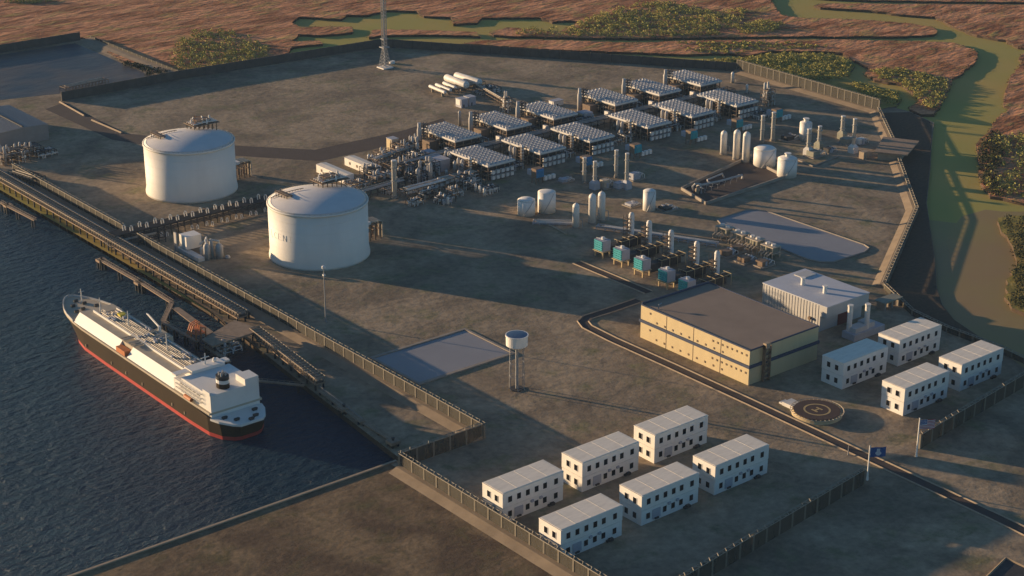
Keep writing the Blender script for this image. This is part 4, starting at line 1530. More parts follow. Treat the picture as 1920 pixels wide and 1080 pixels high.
# ================================================================ GAS TRAINS
def train_proto(front):
    o = root("gas_train", (0, 0, 0), "x", "gas train", "fan-roofed gas trains")
    W_, D_, ZT = 31.0, 57.0, 15.0
    MB().box(0, 0, ZT - 2.2, W_, D_, ZT).build("fan_deck", 'fandeck', o)
    mb = MB()
    mb.box(-1.0, -1, ZT - 1.2, -.02, D_ + 1, ZT + .4)
    mb.box(W_ + .02, -1, ZT - 1.2, W_ + 1, D_ + 1, ZT + .4)
    mb.box(-.02, -1, ZT - 1.2, W_ + .02, -.02, ZT + .4)
    mb.box(-.02, D_ + .02, ZT - 1.2, W_ + .02, D_ + 1, ZT + .4)
    mb.build("walkway", 'pale', o)
    fan = None
    nx, ny = 6, 12
    for i in range(nx):
        for j in range(ny):
            x, y = W_ * (i + .5) / nx, D_ * (j + .5) / ny
            if fan is None:
                m_ = MB()
                m_.lathe(0, 0, [(2.15, 0), (1.85, .5), (1.8, 1.9), (1.55, 1.9), (1.5, .7), (.3, .8), (.3, 1.5), (.05, 1.5)], 12)
                fan = m_.build("cooler_fan", 'fan', o)
                fan.location = (x, y, ZT)
            else:
                inst(fan, o, (x, y, ZT))
    col = None
    for i in range(4):
        for j in range(7):
            x, y = .6 + (W_ - 1.2) * i / 3, .6 + (D_ - 1.2) * j / 6
            if col is None:
                col = MB().cbox(0, 0, 0, .8, .8, ZT - 2.2).build("steel_column", 'steel', o)
                col.location = (x, y, 0)
            else:
                inst(col, o, (x, y, 0))
    mb = MB()
    for z in (4.2, 8.6):
        for i in range(4):
            x = .6 + (W_ - 1.2) * i / 3
            mb.bar((x, 0, z), (x, D_, z), .6)
        for j in range(7):
            y = .6 + (D_ - 1.2) * j / 6
            mb.bar((0, y, z), (W_, y, z), .6)
    for j in range(6):
        y0, y1 = .6 + (D_ - 1.2) * j / 6, .6 + (D_ - 1.2) * (j + 1) / 6
        if j % 2:
            mb.bar((.4, y0, 4.2), (.4, y1, 12.5), .4)
    mb.build("beam", 'steel', o)
    rnd = random.Random(3 if front else 4)
    mb = MB()
    for k in range(7):
        x, y = rnd.uniform(4, W_ - 5), rnd.uniform(6, D_ - 6)
        L = rnd.uniform(7, 14)
        z = rnd.choice((2.4, 6.6, 10.4))
        mb.tube([(x, y, z), (x, min(y + L, D_ - 2), z)], rnd.uniform(1.1, 1.9), 10)
    mb.build("heat_exchanger", 'silver', o)
    mb = MB()
    for k in range(16):
        x, y = rnd.choice((1.5, 3, 5, W_ - 2, rnd.uniform(3, W_ - 3))), rnd.uniform(2, D_ - 4)
        z = rnd.choice((1, 4.6, 9))
        mb.cbox(x, y, z, rnd.uniform(1.5, 4), rnd.uniform(1.5, 4), rnd.uniform(1.5, 3.2))
    mb.build("equipment_box", 'pipe', o)
    mb = MB()
    for k in range(14):
        y = 2 + k * 4
        z = rnd.uniform(3, 11)
        mb.tube([(-.4, y, .3), (-.4, y, z), (6, y + rnd.uniform(-1, 1), z), (W_ - 3, y, z)], .32, 6)
    mb.build("pipe", 'pipe', o)
    mb = MB()
    mb.box(2.4, 2.4, .02, W_ - 2.4, D_ - 2.4, 3)
    mb.box(3.2, 3.2, 3.01, W_ - 3.2, D_ - 3.2, 11.8)
    mb.build("compressor_house", 'dsteel', o)  # enlarged to nearly fill the frame so the train casts a solid shadow
    if front:
        bx = None
        for zz in (1.2, 6.4):
            for k in range(5):
                x = 4.5 + k * 5.6
                if bx is None:
                    bx = MB().box(-1.7, -3.2, 0, 1.7, -.6, 3.3).build("white_cabinet", 'white', o)
                    bx.location = (x, 0, zz)
                else:
                    inst(bx, o, (x, 0, zz))
        mb = MB()
        for k in range(6):
            mb.bar((1.7 + k * 5.6, -3.5, 0), (1.7 + k * 5.6, -3.5, 10.5), .4)
        mb.bar((1.7, -3.5, 10.3), (29.7, -3.5, 10.3), .4)
        mb.bar((1.7, -3.5, 5.2), (29.7, -3.5, 5.2), .4)
        mb.build("cabinet_frame", 'gsteel', o)
        # scaffold tower on the lit flank
        mb = MB()
        mb.lathe(-5.5, 20, [(1.7, 0), (1.7, 17.5), (1, 19.5), (.1, 20)], 14)
        mb.build("scrubber_column", 'pale', o, smooth=True)
        mb = MB()
        for z in range(2, 19, 3):
            mb.box(-8.5, 17.2, z, -2.2, 23, z + .3)
        for (x, y) in ((-8.3, 17.4), (-8.3, 22.8), (-2.4, 17.4), (-2.4, 22.8)):
            mb.bar((x, y, 0), (x, y, 18), .4)
        mb.build("column_stair", 'steel', o)
        # twin silver vessels behind the right end
        tv = MB().lathe(0, 0, [(1.8, 0), (1.8, 14), (1.2, 15.3), (.1, 16)], 14).build("twin_vessel", 'silver', o, smooth=True)
        tv.location = (-7, 30, 0)
        inst(tv, o, (-7, 36, 0))
    else:
        mb = MB()
        mb.lathe(-11, 44, [(2.4, 0), (2.4, 18), (1.7, 21), (1.7, 25.5), (1.5, 25.5)], 14)
        mb.build("waste_heat_stack", 'silver', o, smooth=True)
        mb = MB()
        for z in range(2, 25, 3):
            mb.box(-8.3, 40.5, z, -3.0, 47.5, z + .3)
            mb.bar((-8, 40.7, z), (-3.4, 40.7, z + 2.8), .4)
        for (x, y) in ((-8.1, 40.7), (-8.1, 47.3), (-3.3, 40.7), (-3.3, 47.3)):
            mb.bar((x, y, 0), (x, y, 24), .6)
        mb.build("stack_stair", 'dsteel', o)
        MB().box(-12, 26, 0, -2, 38, 10).build("turbine_casing", 'steel', o)
        MB().box(-4.5, 6, 0, -1.2, 12, 6.5).build("switch_cabin", 'white', o)
    return o


XB = [979.5, 1044.0, 1105.5, 1190.0, 1253.5, 1315.5]
XF = [954.5, 1017.8, 1081.0, 1158.2, 1220.0, 1285.3]
tf = train_proto(True)
tb = train_proto(False)
for i in range(6):
    lf = "fan-roofed gas train, %s from the left in the front row with white cabinets" % ORD[i]
    lb = "fan-roofed gas train, %s from the left in the back row with a stack behind" % ORD[i]
    if i == 0:
        tf.location, tf['label'] = (XF[0], 1213.5, 0), lf
        tb.location, tb['label'] = (XB[0], 1297, 0), lb
    else:
        dup(tf, (XF[i], 1213.5, 0), lf)
        dup(tb, (XB[i], 1297, 0), lb)


def filter_house(x, y, label, m):
    o = root("intake_house", (x, y, 0), label, "air intake", "blue and teal air intake houses")
    MB().box(-4.5, 0, 5.5, 4.5, 7, 14.5).build("casing", 'steel', o)
    mb = MB()
    mb.add([(-4.3, -.02, 5.8), (4.3, -.02, 5.8), (4.3, -.02, 14.3), (-4.3, -.02, 14.3), (-3.2, -2.2, 7), (3.2, -2.2, 7), (3.2, -2.2, 13.2), (-3.2, -2.2, 13.2)],
           [(4, 5, 6, 7), (0, 1, 5, 4), (1, 2, 6, 5), (2, 3, 7, 6), (3, 0, 4, 7), (0, 3, 2, 1)])
    for k in range(4):
        mb.box(-3.1, -2.5, 7.4 + k * 1.5, 3.1, -2.21, 7.7 + k * 1.5)
    mb.build("louvre_hood", m, o)
    lg = MB().cbox(0, 0, 0, .8, .8, 5.5).build("leg", 'steel', o)
    lg.location = (-4, .5, 0)
    for (a, c_) in ((4, .5), (-4, 6.5), (4, 6.5)):
        inst(lg, o, (a, c_, 0))
    MB().box(-2, 7.01, 6, 2, 16, 11).build("duct", 'greybox', o)
    mb = MB()
    for k in range(3):
        mb.cbox(9 + 5 * k, 3, 1, 3.2, 3, 4)
    mb.build("side_cabinet", 'white', o)


for i, (x, m) in enumerate(((987, 'tealb'), (1047, 'tealb'), (1111, 'teal'), (1187, 'teal'), (1252, 'teal'), (1311, 'teal'))):
    filter_house(x, 1177, ["bright blue intake house below the first front-row train", "dark blue intake house between two slim stacks", "teal intake house below the third front-row train",
                           "teal intake house left of the small white vessel", "teal intake house above the pair of tall white vessels", "teal intake house at the far right behind the shaded slim stacks"][i], m)


# ================================================================ PROCESS AREA LEFT OF THE TRAINS
def process_module(px, py, sx, sy, h, label, m='steel', seed=0, nv=5, wxy=None):
    o = root("process_module", (wxy or at(px, py)) + (0,), label, "process module", "steel framed process modules")
    rnd = random.Random(seed)
    nx, ny = max(1, round(sx / 7)), max(1, round(sy / 7))
    nz = max(1, round(h / 4.5))
    mb = MB()
    for i in range(nx + 1):
        for j in range(ny + 1):
            mb.bar((sx * i / nx, sy * j / ny, 0), (sx * i / nx, sy * j / ny, h), .55)
    for k in range(1, nz + 1):
        z = h * k / nz
        for i in range(nx + 1):
            mb.bar((sx * i / nx, 0, z), (sx * i / nx, sy, z), .45)
        for j in range(ny + 1):
            mb.bar((0, sy * j / ny, z), (sx, sy * j / ny, z), .45)
    mb.build("frame", m, o)
    mb = MB()
    for k in range(1, nz + 1):
        z = h * k / nz
        if rnd.random() < .7:
            x0, y0 = rnd.uniform(0, sx * .4), rnd.uniform(0, sy * .4)
            mb.box(x0, y0, z, x0 + sx * .55, y0 + sy * .55, z + .25)
    mb.build("floor_grating", 'dsteel', o)
    mb = MB()
    for k in range(nv + 3):
        x, y, r_ = rnd.uniform(2, sx - 2), rnd.uniform(2, sy - 2), rnd.uniform(.8, 1.6)
        z = h * rnd.uniform(.5, 1.6)
        mb.lathe(x, y, [(r_, 0), (r_, z - r_), (r_ * .5, z - .2), (.1, z)], 10)
    mb.build("vessel", 'silver', o, smooth=True)
    mb = MB()
    for k in range(8):
        z = rnd.uniform(1, h)
        if k % 2:
            y = rnd.uniform(0, sy)
            mb.tube([(-1, y, .3), (-1, y, z), (sx + 1, y, z), (sx + 1, y, rnd.uniform(0, z))], rnd.choice((.3, .5)), 6)
        else:
            x = rnd.uniform(0, sx)
            mb.tube([(x, -1, .3), (x, -1, z), (x, sy + 1, z)], rnd.choice((.3, .5)), 6)
    mb.build("pipe", 'pale', o)
    mb = MB()
    for k in range(5):
        z = h * rnd.choice(range(nz)) / nz
        mb.cbox(rnd.uniform(2, sx - 2), rnd.uniform(2, sy - 2), z + .3, rnd.uniform(1.5, 3.5), rnd.uniform(1.5, 3.5), rnd.uniform(1.5, 3))
    mb.build("equipment_box", rnd.choice(('pipe', 'greybox', 'white')), o)
    return o


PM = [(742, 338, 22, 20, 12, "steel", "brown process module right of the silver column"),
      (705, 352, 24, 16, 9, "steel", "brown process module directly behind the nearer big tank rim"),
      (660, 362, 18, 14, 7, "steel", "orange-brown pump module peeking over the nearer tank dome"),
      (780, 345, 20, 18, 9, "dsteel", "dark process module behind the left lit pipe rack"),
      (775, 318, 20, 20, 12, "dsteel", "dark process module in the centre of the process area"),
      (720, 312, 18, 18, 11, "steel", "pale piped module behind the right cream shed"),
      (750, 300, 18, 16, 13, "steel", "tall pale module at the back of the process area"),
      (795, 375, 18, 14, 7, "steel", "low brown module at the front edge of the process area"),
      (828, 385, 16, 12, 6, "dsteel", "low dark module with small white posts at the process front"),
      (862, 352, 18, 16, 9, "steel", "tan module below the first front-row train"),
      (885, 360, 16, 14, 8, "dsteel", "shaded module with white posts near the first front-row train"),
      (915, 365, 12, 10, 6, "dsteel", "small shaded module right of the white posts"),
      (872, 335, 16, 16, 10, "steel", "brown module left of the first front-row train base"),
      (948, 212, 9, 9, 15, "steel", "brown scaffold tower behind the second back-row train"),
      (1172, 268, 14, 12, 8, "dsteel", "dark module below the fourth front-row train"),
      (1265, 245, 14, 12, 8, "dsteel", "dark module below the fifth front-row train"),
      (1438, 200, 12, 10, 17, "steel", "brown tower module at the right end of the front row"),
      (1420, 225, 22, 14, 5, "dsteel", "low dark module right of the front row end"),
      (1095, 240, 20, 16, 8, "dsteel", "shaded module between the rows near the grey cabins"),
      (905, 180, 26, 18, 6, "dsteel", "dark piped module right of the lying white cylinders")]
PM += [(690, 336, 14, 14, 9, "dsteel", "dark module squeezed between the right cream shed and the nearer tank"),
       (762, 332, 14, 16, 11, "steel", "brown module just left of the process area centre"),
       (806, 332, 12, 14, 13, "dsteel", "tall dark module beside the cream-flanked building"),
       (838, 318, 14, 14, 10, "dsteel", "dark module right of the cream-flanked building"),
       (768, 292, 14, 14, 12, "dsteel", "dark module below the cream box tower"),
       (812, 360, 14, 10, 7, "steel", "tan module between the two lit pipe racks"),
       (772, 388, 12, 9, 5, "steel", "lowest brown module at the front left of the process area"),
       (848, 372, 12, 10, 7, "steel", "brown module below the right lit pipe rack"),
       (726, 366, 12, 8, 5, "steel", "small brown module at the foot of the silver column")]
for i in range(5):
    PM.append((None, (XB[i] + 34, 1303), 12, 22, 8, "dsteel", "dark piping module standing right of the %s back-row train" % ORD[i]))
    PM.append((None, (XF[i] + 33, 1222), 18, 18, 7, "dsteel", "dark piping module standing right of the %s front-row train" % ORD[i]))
for i, (px, py, sx, sy, h, m, l) in enumerate(PM):
    if px is None:
        process_module(0, 0, sx, sy, h, l, m, seed=50 + i, wxy=py)
        continue
    process_module(px, py, sx, sy, h, l, m, seed=50 + i)

vessel(862, 238, 208, 6, "slim silver column left of the second back-row train", 'silver', "slim silver columns")
vessel(788, 336, 301, 6, "slim silver column left of the process area centre", 'silver', "slim silver columns")
vessel(808, 346, 305, 7, "slim silver column right of the process area centre", 'silver', "slim silver columns")
vessel(784, 345, 316, 9, "stout silver column behind the left lit pipe rack", 'silver', "slim silver columns")
vessel(783, 300, 267, 6, "slim silver column before the first back-row train", 'silver', "slim silver columns")
vessel(853, 330, 302, 7, "stout silver column left of the first front-row train", 'silver', "slim silver columns")
vessel(866, 330, 303, 5, "slim pale column touching the first front-row train", 'pale', "slim silver columns")
vessel(692, 311, 289, 6, "left one of two short columns behind the right cream shed", 'pale', "short pale columns")
vessel(698, 312, 290, 6, "right one of two short columns behind the right cream shed", 'pale', "short pale columns")
vessel(768, 346, 334, 4, "short pale column by the left end of the lit pipe rack", 'pale', "short pale columns")
vessel(837, 332, 318, 5, "short pale column behind the right lit pipe rack", 'pale', "short pale columns")
vessel(1373, 157, 135, 6, "slim white column beyond the sixth back-row train", 'white', "slim silver columns")
vessel(1400, 178, 158, 5, "short white column behind the sixth front-row train", 'white', "short pale columns")
vessel(1437, 195, 158, 8, "white column rising from the brown tower module", 'white', "slim silver columns")
for i, (px, py) in enumerate(((826, 378), (833, 382), (840, 387))):
    vessel(px, py, py - 18, 5, ORD[i] + " of three small white posts at the process area front", 'white', "small white posts")
for i, (px, py) in enumerate(((892, 362), (900, 366), (908, 371))):
    vessel(px, py, py - 18, 5, ORD[i] + " of three small white posts below the first front-row train", 'white', "small white posts")


def cabin(x, y, sx, sy, h, label, m='greybox', mf='cream'):
    o = root("equipment_building", (x, y, 0), label, "building")
    MB().box(0, 0, 0, sx, sy, h).build("wall", m, o)
    MB().box(-.3, -.3, h, sx + .3, sy + .3, h + .5).build("roof", 'greybox', o)
    MB().box(-.35, sy * .2, h * .3, -.01, sy * .9, h * .95).build("side_panel", mf, o)
    MB().box(sx * .3, -.3, 0, sx * .45, -.01, h * .4).build("door", 'dsteel', o)
    return o


p = at(812, 326)
cabin(p[0], p[1], 20, 22, 11, "shaded grey equipment building with a cream flank in the process area")
p = at(798, 305)
cabin(p[0], p[1], 12, 10, 9, "small grey equipment building behind the cream-flanked one")
p = at(735, 290)
cabin(p[0], p[1], 8, 9, 15, "tall cream box tower before the first back-row train", 'pipe')
p = at(865, 203)
cabin(p[0], p[1], 9, 10, 9, "left one of two blue-grey cabins near the white cylinders", 'greybox', 'white')
p = at(880, 199)
cabin(p[0], p[1], 9, 10, 9, "right one of two blue-grey cabins near the white cylinders", 'greybox', 'white')
p = at(1095, 232)
cabin(p[0], p[1], 12, 12, 10, "yellow-flanked cabin between the two train rows", 'greybox', 'cream')
p = at(1038, 200)
cabin(p[0], p[1], 14, 8, 5, "low white cabin behind the third back-row train", 'white', 'white')

# lying white cylinders
BU = [(805, 161, 836, 174, 1.9, "lowest of the small lying white cylinders"), (817, 158, 846, 170, 1.9, "middle one of the small lying white cylinders"),
      (831, 155, 855, 165, 2.0, "uppermost of the small lying white cylinders"), (836, 145, 876, 160, 4.2, "left one of the two large lying white cylinders"), (854, 141, 901, 155, 4.0, "right one of the two large lying white cylinders")]
for (x0, y0, x1, y1, r_, l) in BU:
    zc = r_ + 3.5
    a, b_ = Vector(at(x0, y0, zc)), Vector(at(x1, y1, zc))
    d = b_ - a
    L = d.length
    o = root("bullet_tank", (a.x, a.y, 0), l, "bullet tank", "lying white bullet tanks", rz=math.atan2(d.y, d.x))
    mb = MB()
    ys = [(-.0, .1), (.3, .6), (1.2, .92), (2.2, 1), (L - 2.2, 1), (L - 1.2, .92), (L - .3, .6), (L, .1)]
    vs_, fs = [], []
    for (x, k) in ys:
        for q in range(16):
            t = 2 * math.pi * q / 16
            vs_.append((x, r_ * k * math.cos(t), zc + r_ * k * math.sin(t)))
    for i in range(len(ys) - 1):
        for q in range(16):
            fs.append((i * 16 + q, i * 16 + (q + 1) % 16, (i + 1) * 16 + (q + 1) % 16, (i + 1) * 16 + q))
    mb.add(vs_, fs)
    mb.build("shell", 'pale', o, smooth=True)
    sd = MB().cbox(0, 0, 0, 1.2, r_ * 1.6, zc - r_ * .6).build("saddle", 'concrete', o)
    sd.location = (L * .2, 0, 0)
    inst(sd, o, (L * .8, 0, 0))
pipe_rack(at(848, 176), at(905, 160), 8, 5, "tan pipe rack under the lying white cylinders", 5, 1, 5, 'pipe', 'steel', seed=15)
pipe_rack(at(895, 168), at(950, 200), 6, 6, "thin pipe bridge from the white cylinders to the scaffold tower", 4, 1, 7, 'pipe', 'steel', seed=16)


# ================================================================ JETTY
def trestle(a, b_, wdt, z, label, truss=True, rail=True, deckm='wood', step=4.2, pipes=5, piles=14.0, name="jetty_trestle"):
    a, b_ = Vector(a), Vector(b_)
    d = b_ - a
    L = d.length
    o = root(name, (a.x, a.y, 0), label, "jetty", rz=math.atan2(d.y, d.x))
    mb = MB()
    mb.box(0, -wdt / 2, z - .9, L, wdt / 2, z)
    mb.build("deck", deckm, o)
    if truss:
        MB().box(0, -wdt * .3, z + .05, L, wdt * .3, z + 1.7).build("shadow_core", 'dsteel', o)  # opaque core added so the trestle throws a solid shadow ashore
    mb = MB()
    if truss:
        n = int(L / step)
        for s_ in (-1, 1):
            mb.bar((0, s_ * wdt / 2, z + 4), (L, s_ * wdt / 2, z + 4), .5)
            for i in range(n + 1):
                x = L * i / n
                mb.bar((x, s_ * wdt / 2, z), (x, s_ * wdt / 2, z + 4), .45)
                if i < n:
                    mb.bar((x, s_ * wdt / 2, z), (L * (i + 1) / n, s_ * wdt / 2, z + 4), .38)
        for i in range(n + 1):
            x = L * i / n
            mb.bar((x, -wdt / 2, z + 4), (x, wdt / 2, z + 4), .6)
    elif rail:
        for s_ in (-1, 1):
            mb.bar((0, s_ * wdt / 2, z + 1.2), (L, s_ * wdt / 2, z + 1.2), .2)
            for i in range(int(L / 4) + 1):
                mb.bar((i * 4, s_ * wdt / 2, z), (i * 4, s_ * wdt / 2, z + 1.2), .18)
    if mb.v:
        mb.build("truss" if truss else "handrail", 'jsteel', o)
    rnd = random.Random(int(L))
    for k in range(pipes):
        y = -wdt / 2 + wdt * (k + 1) / (pipes + 1)
        r_ = rnd.choice((.35, .5, .65))
        MB().tube([(0, y, z + 2.2), (L, y, z + 2.2)], r_, 6).build("pipe", rnd.choice(('jpipe', 'jsteel')), o)
    n = max(1, int(L / piles))
    pl = None
    for i in range(n + 1):
        for s_ in (-1, 1):
            pp = (L * (i + .15) / (n + .3), s_ * wdt * .38, 0)
            if pl is None:
                pl = MB().lathe(0, 0, [(.7, -9), (.7, z - .9)], 8).build("pile", 'pile', o)
                pl.location = pp
            else:
                inst(pl, o, pp)
    return o


trestle((597.5, 1560), (597.5, 1058), 9, 5.5, "long brown trussed pipe trestle along the water", piles=13)
trestle((605.5, 1560), (605.5, 1062), 3.0, 5.0, "narrow dark side walkway along the inland side of the trestle", truss=False, deckm='dsteel', pipes=2, piles=16)
trestle((589, 1026), (577.5, 921), 8, 5.5, "shorter trussed pipe trestle beyond the loading platform", piles=13)
trestle(at(0, 378, 4), at(66, 412, 4), 3.0, 4, "narrow tan catwalk at the left edge of the water", truss=False, pipes=0, piles=30, name="catwalk")
trestle(at(188, 486, 4), at(262, 528, 4), 3.2, 4, "tan mooring catwalk farthest from the ship", truss=False, pipes=0, piles=30, name="catwalk")
trestle(at(262, 528, 4), at(322, 566, 4), 3.2, 4, "tan mooring catwalk off the bow of the ship", truss=False, pipes=0, piles=30, name="catwalk")
trestle(at(322, 568, 4), at(306, 603, 4), 3.2, 4, "short tan catwalk link turning towards the ship", truss=False, pipes=0, piles=12, name="catwalk")
trestle(at(306, 604, 4), at(372, 640, 4), 3.2, 4, "tan catwalk leading to the orange loading arms", truss=False, pipes=0, piles=14, name="catwalk")
trestle(at(385, 648, 4), at(430, 678, 4), 3.2, 4, "tan catwalk right of the loading platform beside the ship", truss=False, pipes=0, piles=14, name="catwalk")
trestle(at(470, 712, 2), at(570, 722, 2), 2.4, 2, "thin pale catwalk off the stern of the ship", truss=False, pipes=0, piles=40, name="catwalk")
trestle(at(600, 730, 3), at(680, 790, 3), 4.0, 3, "brown berm walkway beyond the short trestle", truss=False, pipes=1, piles=18, name="catwalk")
trestle(at(680, 790, 2), at(745, 830, 2), 3.0, 2, "last brown walkway section before the quay corner", truss=False, pipes=0, piles=18, name="catwalk")
for i, (px, py) in enumerate(((15, 385), (190, 488), (262, 530), (645, 765), (737, 828))):
    p = at(px, py, 3)
    o = root("mooring_dolphin", (p[0], p[1], -4), ["mooring dolphin at the left edge of the water", "mooring dolphin at the start of the tan catwalk", "mooring dolphin in the middle of the tan catwalk",
                                                  "mooring dolphin beside the brown walkway", "mooring dolphin close to the quay corner"][i], "mooring dolphin", "mooring dolphins")
    MB().cbox(0, 0, 6, 7, 7, 2).build("cap", 'wood', o)
    pl = MB().lathe(0, 0, [(.9, -4), (.9, 6)], 8).build("pile", 'pile', o)
    pl.location = (-2.2, -2.2, 0)
    for q in ((2.2, -2.2, 0), (-2.2, 2.2, 0), (2.2, 2.2, 0)):
        inst(pl, o, q)
    MB().lathe(0, 0, [(.8, 8), (.8, 9.2), (1.2, 9.3), (1.2, 9.8)], 10).build("bollard", 'dsteel', o)

# loading platform
q = [at(383, 645, 6), at(372, 622, 6), at(430, 600, 6), at(490, 618, 6), at(400, 652, 6)]
o = root("loading_platform", (q[0][0], q[0][1], 0), "flat brown loading platform between the trestle and the ship", "platform")
qq = [at(378, 636, 9), at(440, 600, 9), at(491, 618, 9), at(398, 649, 9)]
MB().prism([(p_[0], p_[1]) for p_ in qq], 7.6, 9).build("deck", 'wood', o, True)
mb = MB()
mb.prism([at(322, 577, 5), at(336, 576, 5), at(400, 622, 5), at(388, 628, 5)], 4.4, 5)
mb.build("approach_deck", 'wood', o, True)
pl = None
cx = sum(p_[0] for p_ in qq) / 4
cy = sum(p_[1] for p_ in qq) / 4
for p_ in qq:
    for f_ in (.85, .45):
        x, y = cx + (p_[0] - cx) * f_ - o.location.x, cy + (p_[1] - cy) * f_ - o.location.y
        if pl is None:
            pl = MB().lathe(0, 0, [(.8, -9), (.8, 7.6)], 8).build("pile", 'pile', o)
            pl.location = (x, y, 0)
        else:
            inst(pl, o, (x, y, 0))
p = at(368, 638, 6)
o = root("loading_arms", (p[0], p[1], 6), "rust orange loading arms at the ship side of the platform", "gantry")  # marine loading arms on their supporting frame
mb = MB()
for i in range(3):
    for j in range(2):
        mb.bar((i * 4, j * 7, 0), (i * 4, j * 7, 8), .8)
for z in (3.8, 7.8):
    mb.box(-.5, -.5, z, 8.5, 7.5, z + .3)
mb.build("frame", 'orange', o)
mb = MB()
for j in range(3):
    mb.tube([(4, 1 + 2.5 * j, 8), (4, 1 + 2.5 * j, 13), (-1, 1 + 2.5 * j, 11), (-4, 1 + 2.5 * j, 4)], .5, 6)
mb.build("arm", 'orange', o)
p = at(420, 665, 3)
process_module(418, 668, 16, 10, 6, "brown pipe manifold below the loading platform", "steel", seed=88, nv=3)
# machinery at the left edge by the trestle
process_module(10, 312, 26, 22, 12, "brown piping module at the left edge below the hangar", "steel", seed=90)
process_module(40, 300, 24, 20, 9, "dark piping module below the hangar end", "dsteel", seed=91)
process_module(75, 298, 18, 12, 6, "small dark frame right of the hangar piping", "dsteel", seed=92)
p = at(3, 300)
tag(MB().lathe(0, 0, [(3, 0), (4, 4), (3, 9), (.5, 10)], 12).build("orange_buoy", 'orange'), "orange rounded vessel at the left edge by the hangar", "vessel").location = p + (0,)
pipe_rack(at(30, 335), at(75, 350), 14, 9, "dark pipe rack between the hangar piping and the trestle", 6, 2, 5, 'dsteel', seed=93)
# slatted frames by the basin
pipe_rack(at(118, 172), at(198, 155), 12, 5, "tan slatted frame at the corner of the settling basin", 6, 1, 4, 'pipe', 'steel', seed=94)


